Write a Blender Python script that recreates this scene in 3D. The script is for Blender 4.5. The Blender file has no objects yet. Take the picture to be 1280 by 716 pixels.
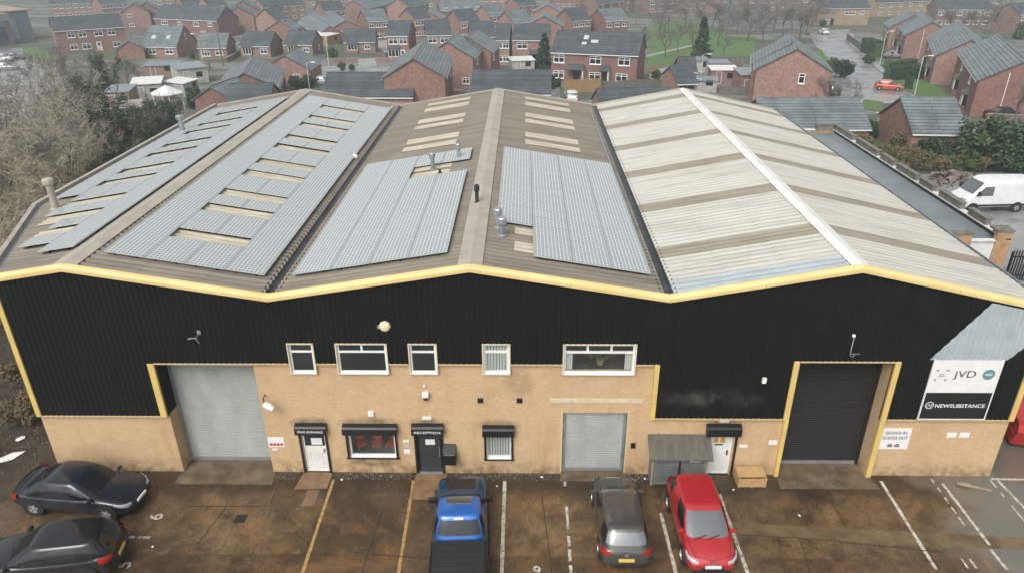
import bpy, bmesh, math, random
from mathutils import Vector, Matrix
random.seed(7)
PI = math.pi
SC = bpy.context.scene
COL = SC.collection
R_ = random.Random(11)

# ------------------------------------------------------------------ camera (fitted to the photograph)
CF, CP, CY, CR = 899.19, .457, .0185, -.0065
CAM = Vector((0, -22.07, 19.0))
_F = Vector((-math.sin(CY)*math.cos(CP), math.cos(CY)*math.cos(CP), -math.sin(CP)))
_r = Vector((math.cos(CY), math.sin(CY), 0)); _u = _r.cross(_F)
_R = _r*math.cos(CR)+_u*math.sin(CR); _U = _u*math.cos(CR)-_r*math.sin(CR)
cam = bpy.data.cameras.new("camera"); camo = bpy.data.objects.new("camera", cam); COL.objects.link(camo)
cam.sensor_width = 36; cam.lens = 36*CF/1280; cam.clip_end = 3000; cam.clip_start = .1
mw = Matrix.Identity(4)
for i in range(3):
    mw[i][0] = _R[i]; mw[i][1] = _U[i]; mw[i][2] = -_F[i]; mw[i][3] = CAM[i]
camo.matrix_world = mw
SC.camera = camo

def tz(y):
    "height of the falling ground behind the yard"
    if y < 25: return 0.0
    if y < 110: return -.045*(y-25)
    if y < 250: return -3.825-.03*(y-110)
    return -8.025

def at(px, py, h=0.0):
    "point where the sight line through a photo pixel is h metres above the ground"
    d = _F + _R*((px-640)/CF) - _U*((py-358)/CF)
    t = 15.0
    while t < 900:
        q = CAM + d*t
        if q.z <= tz(q.y)+h: break
        t += .25
    lo, hi = t-.25, t
    for _ in range(20):
        m = (lo+hi)/2; q = CAM+d*m
        if q.z <= tz(q.y)+h: hi = m
        else: lo = m
    q = CAM+d*hi
    return Vector((q.x, q.y, tz(q.y)))

# ------------------------------------------------------------------ materials
def mat(name, c, r=.6, c2=None, sc=3.0, lo=.35, hi=.65, metal=0.0, bump=0.0, bsc=30.0, spec=.5, coat=0.0, stretch=(1,1,1), r2=None, det=6):
    m = bpy.data.materials.new(name); m.use_nodes = True
    nt = m.node_tree; b = nt.nodes['Principled BSDF']
    b.inputs['Base Color'].default_value = (*c, 1); b.inputs['Roughness'].default_value = r
    b.inputs['Metallic'].default_value = metal; b.inputs['Specular IOR Level'].default_value = spec
    b.inputs['Coat Weight'].default_value = coat; b.inputs['Coat Roughness'].default_value = .08
    if c2 or bump or r2 is not None:
        tc = nt.nodes.new('ShaderNodeTexCoord'); mp = nt.nodes.new('ShaderNodeMapping')
        mp.inputs['Scale'].default_value = stretch
        nt.links.new(tc.outputs['Object'], mp.inputs['Vector'])
    if c2 or r2 is not None:
        n = nt.nodes.new('ShaderNodeTexNoise'); n.inputs['Scale'].default_value = sc; n.inputs['Detail'].default_value = det
        n.inputs['Roughness'].default_value = .6
        nt.links.new(mp.outputs['Vector'], n.inputs['Vector'])
        mr = nt.nodes.new('ShaderNodeMapRange'); mr.inputs['From Min'].default_value = lo; mr.inputs['From Max'].default_value = hi
        nt.links.new(n.outputs['Fac'], mr.inputs['Value'])
        if c2:
            mx = nt.nodes.new('ShaderNodeMix'); mx.data_type = 'RGBA'
            mx.inputs[6].default_value = (*c, 1); mx.inputs[7].default_value = (*c2, 1)
            nt.links.new(mr.outputs['Result'], mx.inputs[0]); nt.links.new(mx.outputs[2], b.inputs['Base Color'])
        if r2 is not None:
            m2 = nt.nodes.new('ShaderNodeMapRange'); m2.inputs['To Min'].default_value = r; m2.inputs['To Max'].default_value = r2
            nt.links.new(mr.outputs['Result'], m2.inputs['Value']); nt.links.new(m2.outputs['Result'], b.inputs['Roughness'])
    if bump:
        n2 = nt.nodes.new('ShaderNodeTexNoise'); n2.inputs['Scale'].default_value = bsc; n2.inputs['Detail'].default_value = 4
        nt.links.new(mp.outputs['Vector'], n2.inputs['Vector'])
        bp = nt.nodes.new('ShaderNodeBump'); bp.inputs['Strength'].default_value = bump; bp.inputs['Distance'].default_value = .03
        nt.links.new(n2.outputs['Fac'], bp.inputs['Height']); nt.links.new(bp.outputs['Normal'], b.inputs['Normal'])
    return m

def N(nt, typ, **kw):
    n = nt.nodes.new(typ)
    for k, v in kw.items():
        if hasattr(n, k): setattr(n, k, v)
        else: n.inputs[k.replace('_', ' ')].default_value = v
    return n

def brick_mat(name, c1, c2, mortar, bw=.225, bh=.075, stain=None, axis='x', mort=.012, rough=.85, grain=2.6, gstr=1.0):
    m = bpy.data.materials.new(name); m.use_nodes = True
    nt = m.node_tree; L = nt.links.new; b = nt.nodes['Principled BSDF']; b.inputs['Roughness'].default_value = rough
    tc = N(nt, 'ShaderNodeTexCoord'); sp = N(nt, 'ShaderNodeSeparateXYZ'); L(tc.outputs['Object'], sp.inputs[0])
    ad = N(nt, 'ShaderNodeMath', operation='ADD'); L(sp.outputs['X'], ad.inputs[0]); L(sp.outputs['Y'], ad.inputs[1])
    cb = N(nt, 'ShaderNodeCombineXYZ'); L(ad.outputs[0], cb.inputs['X']); L(sp.outputs['Z'], cb.inputs['Y'])
    br = N(nt, 'ShaderNodeTexBrick'); L(cb.outputs[0], br.inputs['Vector'])
    br.inputs['Color1'].default_value = (*c1, 1); br.inputs['Color2'].default_value = (*c2, 1); br.inputs['Mortar'].default_value = (*mortar, 1)
    br.inputs['Scale'].default_value = 1; br.inputs['Brick Width'].default_value = bw; br.inputs['Row Height'].default_value = bh
    br.inputs['Mortar Size'].default_value = mort; br.inputs['Mortar Smooth'].default_value = .3
    n = N(nt, 'ShaderNodeTexNoise'); n.inputs['Scale'].default_value = .55; n.inputs['Detail'].default_value = 8; n.inputs['Roughness'].default_value = .65
    L(tc.outputs['Object'], n.inputs['Vector'])
    mr = N(nt, 'ShaderNodeMapRange'); mr.inputs['From Min'].default_value = .50; mr.inputs['From Max'].default_value = .78
    L(n.outputs['Fac'], mr.inputs['Value'])
    mx = N(nt, 'ShaderNodeMix', data_type='RGBA'); L(br.outputs['Color'], mx.inputs[6])
    mx.inputs[7].default_value = (*(stain or tuple(v*.6 for v in c1)), 1); L(mr.outputs['Result'], mx.inputs[0])
    g2 = N(nt, 'ShaderNodeTexNoise'); g2.inputs['Scale'].default_value = grain; g2.inputs['Detail'].default_value = 6; g2.inputs['Roughness'].default_value = .75; L(tc.outputs['Object'], g2.inputs['Vector'])
    g3 = N(nt, 'ShaderNodeMapRange'); g3.inputs['From Min'].default_value = .3; g3.inputs['From Max'].default_value = .7; g3.inputs['To Min'].default_value = .62; g3.inputs['To Max'].default_value = 1.35; L(g2.outputs['Fac'], g3.inputs['Value'])
    mm = N(nt, 'ShaderNodeMix', data_type='RGBA', blend_type='MULTIPLY'); mm.inputs[0].default_value = gstr; L(mx.outputs[2], mm.inputs[6]); L(g3.outputs[0], mm.inputs[7])
    L(mm.outputs[2], b.inputs['Base Color'])
    bp = N(nt, 'ShaderNodeBump'); bp.inputs['Strength'].default_value = .25; bp.inputs['Distance'].default_value = .01
    L(br.outputs['Fac'], bp.inputs['Height']); bp.invert = True; L(bp.outputs['Normal'], b.inputs['Normal'])
    return m

MT = {}
MT['buff'] = brick_mat('buff_brick', (.585,.40,.225), (.515,.35,.195), (.48,.35,.215), stain=(.43,.285,.15), grain=6, gstr=.22)
def wall_wear(m):
    "splashed dirt along the foot of the wall and soot round the shutter boxes: real marks at their own places"
    nt = m.node_tree; L = nt.links.new; b = nt.nodes['Principled BSDF']; cur = b.inputs['Base Color'].links[0].from_socket
    tc = N(nt, 'ShaderNodeTexCoord'); sp = N(nt, 'ShaderNodeSeparateXYZ'); L(tc.outputs['Object'], sp.inputs[0])
    def layer(mask, colour):
        nonlocal cur
        x = N(nt, 'ShaderNodeMix', data_type='RGBA'); L(mask, x.inputs[0]); L(cur, x.inputs[6]); x.inputs[7].default_value = (*colour, 1); cur = x.outputs[2]
    def mr(s, a, c, t0, t1):
        r = N(nt, 'ShaderNodeMapRange'); r.inputs['From Min'].default_value = a; r.inputs['From Max'].default_value = c; r.inputs['To Min'].default_value = t0; r.inputs['To Max'].default_value = t1; L(s, r.inputs['Value']); return r.outputs[0]
    def mul(a, c):
        k = N(nt, 'ShaderNodeMath', operation='MULTIPLY'); L(a, k.inputs[0]); L(c, k.inputs[1]); return k.outputs[0]
    n = N(nt, 'ShaderNodeTexNoise'); n.inputs['Scale'].default_value = 2.2; n.inputs['Detail'].default_value = 8; n.inputs['Roughness'].default_value = .7; L(tc.outputs['Object'], n.inputs['Vector'])
    n3 = N(nt, 'ShaderNodeTexNoise'); n3.inputs['Scale'].default_value = .9; n3.inputs['Detail'].default_value = 8; mp = N(nt, 'ShaderNodeMapping'); mp.inputs['Scale'].default_value = (2.2, 1, .35); L(tc.outputs['Object'], mp.inputs['Vector']); L(mp.outputs['Vector'], n3.inputs['Vector'])
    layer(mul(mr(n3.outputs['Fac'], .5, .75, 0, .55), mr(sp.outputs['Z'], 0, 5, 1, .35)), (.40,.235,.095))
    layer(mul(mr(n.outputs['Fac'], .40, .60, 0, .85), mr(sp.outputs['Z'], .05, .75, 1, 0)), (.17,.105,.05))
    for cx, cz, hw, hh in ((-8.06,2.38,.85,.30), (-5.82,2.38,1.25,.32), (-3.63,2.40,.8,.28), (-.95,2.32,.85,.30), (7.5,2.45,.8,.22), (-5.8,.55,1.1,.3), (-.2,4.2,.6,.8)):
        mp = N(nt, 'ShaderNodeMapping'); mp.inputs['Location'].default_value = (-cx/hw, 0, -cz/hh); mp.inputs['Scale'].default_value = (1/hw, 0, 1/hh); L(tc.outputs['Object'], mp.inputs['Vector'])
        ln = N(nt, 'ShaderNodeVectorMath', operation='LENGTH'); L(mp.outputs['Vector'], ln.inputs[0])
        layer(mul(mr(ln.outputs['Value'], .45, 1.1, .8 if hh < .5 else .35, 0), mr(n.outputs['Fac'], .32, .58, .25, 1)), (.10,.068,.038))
    L(cur, b.inputs['Base Color'])
wall_wear(MT['buff'])
MT['pink_brick'] = brick_mat('pink_brick', (.33,.185,.145), (.25,.135,.105), (.32,.23,.19), stain=(.23,.125,.10))
MT['dark_brick'] = brick_mat('dark_red_brick', (.24,.118,.092), (.175,.085,.068), (.24,.16,.135), stain=(.15,.075,.062))
MT['red_brick'] = brick_mat('red_brick', (.285,.15,.118), (.20,.10,.08), (.29,.20,.165), stain=(.19,.105,.085))
MT['brown_brick'] = brick_mat('brown_brick', (.27,.175,.135), (.20,.125,.095), (.26,.2,.165))
MT['tan_brick'] = brick_mat('tan_brick', (.36,.26,.17), (.31,.22,.14), (.3,.25,.18))
MT['orange_brick'] = brick_mat('orange_brick', (.45,.26,.13), (.39,.22,.11), (.4,.28,.18))
MT['black'] = mat('black_cladding_paint', (.0062,.0068,.0056), .65, c2=(.0095,.01,.0085), sc=1.2, spec=.16)
def _smear(m):
    nt = m.node_tree; L = nt.links.new; b = nt.nodes['Principled BSDF']; old = b.inputs['Base Color'].links[0].from_socket
    tc = N(nt, 'ShaderNodeTexCoord'); mp = N(nt, 'ShaderNodeMapping'); mp.inputs['Location'].default_value = (-6.95/1.9, 0, -3.62/.42); mp.inputs['Scale'].default_value = (1/1.9, 0, 1/.42)
    L(tc.outputs['Object'], mp.inputs['Vector']); ln = N(nt, 'ShaderNodeVectorMath', operation='LENGTH'); L(mp.outputs['Vector'], ln.inputs[0])
    n = N(nt, 'ShaderNodeTexNoise'); n.inputs['Scale'].default_value = 1.5; n.inputs['Detail'].default_value = 6; n.inputs['Distortion'].default_value = .8; L(tc.outputs['Object'], n.inputs['Vector'])
    r1 = N(nt, 'ShaderNodeMapRange'); r1.inputs['From Min'].default_value = .2; r1.inputs['From Max'].default_value = 1.25; r1.inputs['To Min'].default_value = 1; r1.inputs['To Max'].default_value = 0; L(ln.outputs['Value'], r1.inputs['Value'])
    r2 = N(nt, 'ShaderNodeMapRange'); r2.inputs['From Min'].default_value = .42; r2.inputs['From Max'].default_value = .72; L(n.outputs['Fac'], r2.inputs['Value'])
    mu = N(nt, 'ShaderNodeMath', operation='MULTIPLY'); L(r1.outputs[0], mu.inputs[0]); L(r2.outputs[0], mu.inputs[1])
    x = N(nt, 'ShaderNodeMix', data_type='RGBA'); L(mu.outputs[0], x.inputs[0]); L(old, x.inputs[6]); x.inputs[7].default_value = (.065,.065,.055,1); L(x.outputs[2], b.inputs['Base Color'])
MT['black_front'] = mat('black_cladding_paint_marked', (.0062,.0068,.0056), .65, c2=(.0095,.01,.0085), sc=1.2, spec=.16); _smear(MT['black_front'])
MT['yellow'] = mat('yellow_flashing_paint', (.68,.49,.14), .45, c2=(.58,.42,.16), sc=1.6)
MT['verge'] = mat('verge_flashing_paint', (.74,.58,.27), .4, c2=(.66,.49,.20), sc=.8)
MT['drip'] = mat('drip_flashing', (.58,.44,.24), .5)
MT['fibre'] = mat('fibre_cement_sheet', (.215,.19,.148), .7, c2=(.135,.117,.088), sc=.9, lo=.4, hi=.75, stretch=(.35,1.6,1), bump=.15, bsc=18)
MT['pale'] = mat('pale_roof_sheet', (.50,.485,.43), .62, c2=(.33,.31,.262), sc=1.3, lo=.45, hi=.8, stretch=(.22,3.4,1), bump=.15)
MT['band'] = mat('brown_roof_band', (.30,.272,.212), .75, c2=(.22,.196,.15), sc=1.2, stretch=(.3,2.5,1))
MT['grp'] = mat('aged_rooflight', (.50,.465,.37), .5, c2=(.37,.32,.235), sc=1.8, stretch=(.4,3,1))
MT['ridge'] = mat('ridge_cap', (.40,.37,.31), .6, c2=(.32,.29,.24), sc=1.3)
MT['ridgew'] = mat('white_ridge_cap', (.72,.72,.69), .45, c2=(.62,.62,.58), sc=.8)
MT['gutter'] = mat('valley_gutter_black', (.012,.013,.013), .4, c2=(.04,.045,.05), sc=2)
MT['galv'] = mat('galvanised_steel', (.42,.45,.47), .38, metal=.6, c2=(.30,.33,.35), sc=2)
MT['silver'] = mat('pale_blue_grey_sheet', (.43,.48,.50), .45, c2=(.34,.39,.41), sc=1.2, metal=.1)
MT['shutter'] = mat('grey_roller_shutter', (.36,.38,.35), .5, c2=(.28,.30,.28), sc=1.5, stretch=(1,1,.5))
MT['shutterb'] = mat('black_roller_shutter', (.012,.012,.012), .42)
MT['white'] = mat('white_upvc', (.78,.78,.76), .35, c2=(.68,.68,.65), sc=2)
MT['whitepaint'] = mat('white_paint', (.75,.75,.72), .5, c2=(.62,.62,.58), sc=2)
MT['glass'] = mat('window_glass', (.018,.022,.024), .06, spec=.6)
MT['blind'] = mat('vertical_blind', (.74,.75,.72), .6, c2=(.64,.65,.62), sc=9, stretch=(6,1,.1))
MT['black_gloss'] = mat('black_powder_coat', (.012,.012,.012), .35)
MT['cam_white'] = mat('white_plastic', (.75,.74,.71), .4)
MT['rubber'] = mat('tyre_rubber', (.015,.015,.015), .85)
MT['alloy'] = mat('alloy_wheel', (.55,.56,.58), .3, metal=.7)
MT['chrome'] = mat('bright_trim', (.7,.7,.7), .2, metal=.9)
MT['lens'] = mat('headlamp_lens', (.36,.38,.39), .1, spec=.8)
MT['redlens'] = mat('tail_lamp_lens', (.33,.014,.01), .15)
MT['plate_y'] = mat('yellow_plate', (.70,.50,.10), .4)
MT['plate_w'] = mat('white_plate', (.75,.75,.72), .4)
MT['carglass'] = mat('vehicle_glass', (.07,.08,.084), .04, spec=1.0, coat=1.0)
MT['carglass'].node_tree.nodes['Principled BSDF'].inputs['IOR'].default_value = 1.9
MT['sideglass'] = mat('side_glass', (.012,.014,.015), .05, spec=.5)
MT['plastic'] = mat('black_plastic', (.018,.018,.018), .55)
MT['tile'] = None
MT['stone'] = mat('weathered_coping', (.20,.19,.16), .85, c2=(.12,.115,.095), sc=3, bump=.3)
MT['felt'] = mat('grey_flat_roof', (.205,.235,.25), .42, c2=(.155,.18,.19), sc=.5, bump=.05, bsc=4)
MT['timber'] = mat('pale_pallet_timber', (.52,.34,.15), .75, c2=(.40,.25,.11), sc=4, stretch=(1,6,6))
MT['fence'] = mat('fence_timber', (.36,.23,.11), .8, c2=(.24,.15,.075), sc=3, stretch=(5,5,.6))
MT['greyfence'] = mat('grey_fence_timber', (.17,.16,.145), .85, c2=(.11,.10,.09), sc=3)
MT['shedroof'] = mat('mossy_shed_roof', (.075,.072,.062), .8, c2=(.12,.105,.08), sc=2.5, stretch=(3,.6,1), bump=.2)
MT['shedpanel'] = mat('faded_blue_green_panel', (.17,.20,.195), .6, c2=(.12,.13,.12), sc=2.5)
MT['line_w'] = mat('worn_white_line', (.52,.49,.41), .7, c2=(.13,.10,.065), sc=6, lo=.46, hi=.68)
MT['line_y'] = mat('worn_yellow_line', (.42,.27,.085), .7, c2=(.16,.10,.045), sc=6, lo=.42, hi=.7)
MT['water'] = mat('puddle_water', (.09,.088,.078), .05, spec=.8)
MT['asphalt'] = mat('asphalt', (.30,.305,.30), .38, c2=(.18,.185,.182), sc=.3, r2=.2)
MT['paving'] = mat('pale_paving', (.36,.36,.34), .5, c2=(.25,.25,.24), sc=.5)
MT['kerb'] = mat('kerb_stone', (.30,.30,.28), .7)
MT['lawn'] = mat('lawn_grass', (.075,.15,.03), .9, c2=(.10,.155,.045), sc=.35, bump=.4, bsc=6)
MT['leaf'] = mat('evergreen_leaf', (.030,.055,.022), .6, c2=(.055,.085,.03), sc=1.2)
MT['leafb'] = mat('bright_leaf', (.075,.12,.028), .6, c2=(.045,.08,.025), sc=1.2)
MT['conif'] = mat('conifer_needle', (.028,.05,.026), .7, c2=(.05,.075,.03), sc=1.0)
MT['bark'] = mat('grey_bark', (.13,.115,.095), .9, c2=(.08,.07,.058), sc=5)
MT['twig'] = mat('bare_twig_grey', (.155,.142,.125), .9)
MT['willow'] = mat('bare_twig_olive', (.42,.375,.27), .85, c2=(.35,.295,.205), sc=.35)
MT['willow2'] = mat('bare_twig_brown', (.37,.35,.30), .85, c2=(.29,.27,.23), sc=.35)
MT['deadleaf'] = mat('brown_scrub', (.19,.145,.075), .9, c2=(.10,.09,.042), sc=1.5)
MT['plank'] = mat('weathered_offcut', (.36,.30,.21), .8, c2=(.22,.18,.12), sc=5)
MT['flag'] = mat('reddish_paving', (.25,.15,.075), .75, c2=(.15,.09,.045), sc=2.2)
MT['strip'] = mat('tan_concrete_strip', (.17,.12,.062), .5, c2=(.09,.058,.029), sc=1.4, lo=.38, hi=.66, bump=.2)
MT['rust'] = mat('rubble_brown', (.16,.11,.075), .9, c2=(.24,.21,.18), sc=2.5)
MT['redskip'] = mat('red_paint_worn', (.52,.035,.025), .4, c2=(.38,.025,.02), sc=1.5)
MT['tan'] = mat('tan_sheet_roof', (.36,.29,.21), .7, c2=(.28,.23,.17), sc=.15)
MT['blueclad'] = mat('blue_grey_cladding', (.17,.22,.25), .5)
MT['slab'] = mat('concrete_apron', (.17,.125,.072), .7, c2=(.085,.058,.032), sc=1.5, lo=.35, hi=.62, bump=.2)
MT['steel'] = mat('lamp_post_steel', (.45,.46,.45), .5)

def tile_mat(name, c, c2):
    m = bpy.data.materials.new(name); m.use_nodes = True
    nt = m.node_tree; L = nt.links.new; b = nt.nodes['Principled BSDF']; b.inputs['Roughness'].default_value = .42
    tc = N(nt, 'ShaderNodeTexCoord'); sp = N(nt, 'ShaderNodeSeparateXYZ'); L(tc.outputs['Object'], sp.inputs[0])
    ab = N(nt, 'ShaderNodeMath', operation='ABSOLUTE'); L(sp.outputs['Y'], ab.inputs[0])
    cb = N(nt, 'ShaderNodeCombineXYZ'); L(sp.outputs['X'], cb.inputs['X']); L(ab.outputs[0], cb.inputs['Y'])
    br = N(nt, 'ShaderNodeTexBrick'); L(cb.outputs[0], br.inputs['Vector'])
    br.inputs['Color1'].default_value = (*c, 1); br.inputs['Color2'].default_value = (*c2, 1); br.inputs['Mortar'].default_value = (c[0]*.22, c[1]*.22, c[2]*.22, 1)
    br.inputs['Scale'].default_value = 1; br.inputs['Brick Width'].default_value = 60; br.inputs['Row Height'].default_value = .40
    br.inputs['Mortar Size'].default_value = .05; br.inputs['Mortar Smooth'].default_value = .5
    n = N(nt, 'ShaderNodeTexNoise'); n.inputs['Scale'].default_value = .7; n.inputs['Detail'].default_value = 6; L(tc.outputs['Object'], n.inputs['Vector'])
    mx = N(nt, 'ShaderNodeMix', data_type='RGBA', blend_type='MULTIPLY'); L(br.outputs['Color'], mx.inputs[6])
    cr = N(nt, 'ShaderNodeMapRange'); cr.inputs['From Min'].default_value = .3; cr.inputs['From Max'].default_value = .7; cr.inputs['To Min'].default_value = .65; cr.inputs['To Max'].default_value = 1.25
    L(n.outputs['Fac'], cr.inputs['Value']); L(cr.outputs['Result'], mx.inputs[7]); mx.inputs[0].default_value = 1
    L(mx.outputs[2], b.inputs['Base Color'])
    bp = N(nt, 'ShaderNodeBump'); bp.inputs['Strength'].default_value = .6; bp.inputs['Distance'].default_value = .04; bp.invert = True
    L(br.outputs['Fac'], bp.inputs['Height']); L(bp.outputs['Normal'], b.inputs['Normal'])
    return m
MT['slate'] = tile_mat('dark_grey_roof_tile', (.085,.10,.11), (.065,.078,.086))
MT['slate2'] = tile_mat('mid_grey_roof_tile', (.175,.205,.21), (.135,.16,.165))
MT['slate3'] = tile_mat('brown_grey_roof_tile', (.11,.105,.095), (.085,.08,.075))

def pv_mat():
    m = bpy.data.materials.new('solar_cell_glass'); m.use_nodes = True
    nt = m.node_tree; L = nt.links.new; b = nt.nodes['Principled BSDF']
    b.inputs['Roughness'].default_value = .16; b.inputs['Specular IOR Level'].default_value = .75
    tc = N(nt, 'ShaderNodeTexCoord'); br = N(nt, 'ShaderNodeTexBrick'); L(tc.outputs['Object'], br.inputs['Vector'])
    br.offset = 0; br.inputs['Scale'].default_value = 1; br.inputs['Brick Width'].default_value = .139; br.inputs['Row Height'].default_value = .16
    br.inputs['Mortar Size'].default_value = .011; br.inputs['Mortar Smooth'].default_value = .2
    br.inputs['Color1'].default_value = (.27,.305,.305,1); br.inputs['Color2'].default_value = (.25,.285,.285,1); br.inputs['Mortar'].default_value = (.66,.68,.67,1)
    L(br.outputs['Color'], b.inputs['Base Color'])
    return m
MT['pv'] = pv_mat()

def yard_mat():
    m = bpy.data.materials.new('stained_wet_concrete'); m.use_nodes = True
    nt = m.node_tree; L = nt.links.new; b = nt.nodes['Principled BSDF']
    tc = N(nt, 'ShaderNodeTexCoord')
    def noise(sc, det=8, rough=.6, dist=0):
        n = N(nt, 'ShaderNodeTexNoise'); n.inputs['Scale'].default_value = sc; n.inputs['Detail'].default_value = det
        n.inputs['Roughness'].default_value = rough; n.inputs['Distortion'].default_value = dist
        L(tc.outputs['Object'], n.inputs['Vector']); return n.outputs['Fac']
    def rng(s, a, c, x=0., y=1.):
        r = N(nt, 'ShaderNodeMapRange'); r.inputs['From Min'].default_value = a; r.inputs['From Max'].default_value = c
        r.inputs['To Min'].default_value = x; r.inputs['To Max'].default_value = y; L(s, r.inputs['Value']); return r.outputs['Result']
    def mix(f, a, c, bt='MIX'):
        x = N(nt, 'ShaderNodeMix', data_type='RGBA', blend_type=bt)
        if isinstance(f, float): x.inputs[0].default_value = f
        else: L(f, x.inputs[0])
        for i, v in ((6, a), (7, c)):
            if isinstance(v, tuple): x.inputs[i].default_value = (*v, 1)
            else: L(v, x.inputs[i])
        return x.outputs[2]
    big = noise(.22, 8, .62, .4); mid = noise(1.1, 8, .65); fine = noise(9, 5, .7)
    c = mix(rng(big, .36, .60), (.074,.042,.018), (.235,.145,.066))
    c = mix(rng(mid, .42, .70), c, (.034,.023,.012))
    c = mix(rng(noise(.5, 6, .6, 1.), .53, .70), c, (.26,.132,.05))
    c = mix(rng(noise(3.2, 7, .7, .3), .48, .74, 0., .8), c, (.04,.028,.015))
    c = mix(rng(noise(2.1, 7, .7, .6), .56, .74, 0., .7), c, (.25,.185,.10))
    c = mix(rng(fine, .38, .72, 0., .6), c, (.05,.036,.022))
    c = mix(rng(noise(17, 4, .75), .56, .72, 0., .75), c, (.27,.20,.125))
    br = N(nt, 'ShaderNodeTexBrick'); mp = N(nt, 'ShaderNodeMapping'); mp.inputs['Location'].default_value = (1.2, .9, 0)
    L(tc.outputs['Object'], mp.inputs['Vector']); L(mp.outputs['Vector'], br.inputs['Vector'])
    br.offset = .37; br.inputs['Scale'].default_value = 1; br.inputs['Brick Width'].default_value = 6.3; br.inputs['Row Height'].default_value = 3.3
    br.inputs['Mortar Size'].default_value = .018; br.inputs['Mortar Smooth'].default_value = .9
    br.inputs['Color1'].default_value = (1,1,1,1); br.inputs['Color2'].default_value = (.68,.66,.66,1); br.inputs['Mortar'].default_value = (.5,.48,.46,1)
    c = mix(1.0, c, br.outputs['Color'], 'MULTIPLY')
    # damp band along the foot of the wall
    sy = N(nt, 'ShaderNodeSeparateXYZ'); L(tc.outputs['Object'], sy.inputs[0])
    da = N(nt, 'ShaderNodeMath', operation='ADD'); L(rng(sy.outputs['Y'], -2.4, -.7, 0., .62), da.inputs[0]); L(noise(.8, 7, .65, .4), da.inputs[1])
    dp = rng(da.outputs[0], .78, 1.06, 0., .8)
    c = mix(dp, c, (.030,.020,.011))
    # standing water towards the far right bays, sky reflection put into its grey colour
    sp = N(nt, 'ShaderNodeSeparateXYZ'); L(tc.outputs['Object'], sp.inputs[0])
    px_ = rng(sp.outputs['X'], 12.0, 18.5, -.30, .32)
    ad = N(nt, 'ShaderNodeMath', operation='ADD'); L(px_, ad.inputs[0]); L(noise(.33, 4, .5, .3), ad.inputs[1])
    wet = rng(ad.outputs[0], .46, .64)
    wc = mix(.25, (.16,.152,.125), c)
    c = mix(wet, c, wc)
    L(c, b.inputs['Base Color'])
    sl_ = rng(wet, 0, 1, .5, 1.0); L(sl_, b.inputs['Specular IOR Level'])
    ro = N(nt, 'ShaderNodeMix', data_type='FLOAT'); L(wet, ro.inputs[0]); L(rng(noise(.35, 5, .55), .36, .62, .16, .60), ro.inputs[2]); ro.inputs[3].default_value = .07
    L(ro.outputs[0], b.inputs['Roughness'])
    bs = N(nt, 'ShaderNodeMath', operation='SUBTRACT'); bs.inputs[0].default_value = 1.0; L(wet, bs.inputs[1])
    bp = N(nt, 'ShaderNodeBump'); bp.inputs['Strength'].default_value = .25; bp.inputs['Distance'].default_value = .02
    L(fine, bp.inputs['Height']); L(bs.outputs[0], bp.inputs['Strength']); L(bp.outputs['Normal'], b.inputs['Normal'])
    return m
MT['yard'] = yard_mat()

def ground_mat():
    m = bpy.data.materials.new('gardens_and_hard_standing'); m.use_nodes = True
    nt = m.node_tree; L = nt.links.new; b = nt.nodes['Principled BSDF']; b.inputs['Roughness'].default_value = .85
    tc = N(nt, 'ShaderNodeTexCoord')
    cols = [(.19,.19,.18), (.075,.10,.042), (.11,.095,.065)]
    out = None
    for i, (sc, a, c2) in enumerate([(.07, .45, .55), (.11, .5, .58), (.9, .5, .8)]):
        n = N(nt, 'ShaderNodeTexNoise'); n.inputs['Scale'].default_value = sc; n.inputs['Detail'].default_value = 7
        mp = N(nt, 'ShaderNodeMapping'); mp.inputs['Location'].default_value = (13*i, 7*i, 0); L(tc.outputs['Object'], mp.inputs['Vector']); L(mp.outputs['Vector'], n.inputs['Vector'])
        r = N(nt, 'ShaderNodeMapRange'); r.inputs['From Min'].default_value = a; r.inputs['From Max'].default_value = c2; L(n.outputs['Fac'], r.inputs['Value'])
        x = N(nt, 'ShaderNodeMix', data_type='RGBA'); L(r.outputs['Result'], x.inputs[0])
        if out is None: x.inputs[6].default_value = (.10,.09,.07,1)
        else: L(out, x.inputs[6])
        x.inputs[7].default_value = (*cols[i], 1); out = x.outputs[2]
    L(out, b.inputs['Base Color'])
    return m
MT['ground'] = ground_mat()

def car_paint(name, c, metal=.3, rough=.32):
    return mat('paint_'+name, c, rough, metal=metal, coat=.7, c2=tuple(v*.85 for v in c), sc=1.5)
MT['p_navy'] = car_paint('dark_navy', (.012,.017,.028)); MT['p_black'] = car_paint('black', (.009,.009,.009))
MT['p_blue'] = car_paint('blue', (.028,.135,.48)); MT['p_grey'] = car_paint('grey', (.10,.098,.09), .5)
MT['p_red'] = car_paint('red', (.42,.02,.024), .1); MT['p_orange'] = car_paint('orange_red', (.55,.085,.03), .1)
MT['p_white'] = car_paint('white', (.76,.77,.77), 0.); MT['p_silver'] = car_paint('silver', (.42,.43,.44), .6)
MT['p_dark'] = car_paint('dark_grey', (.05,.055,.06), .4)

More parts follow.
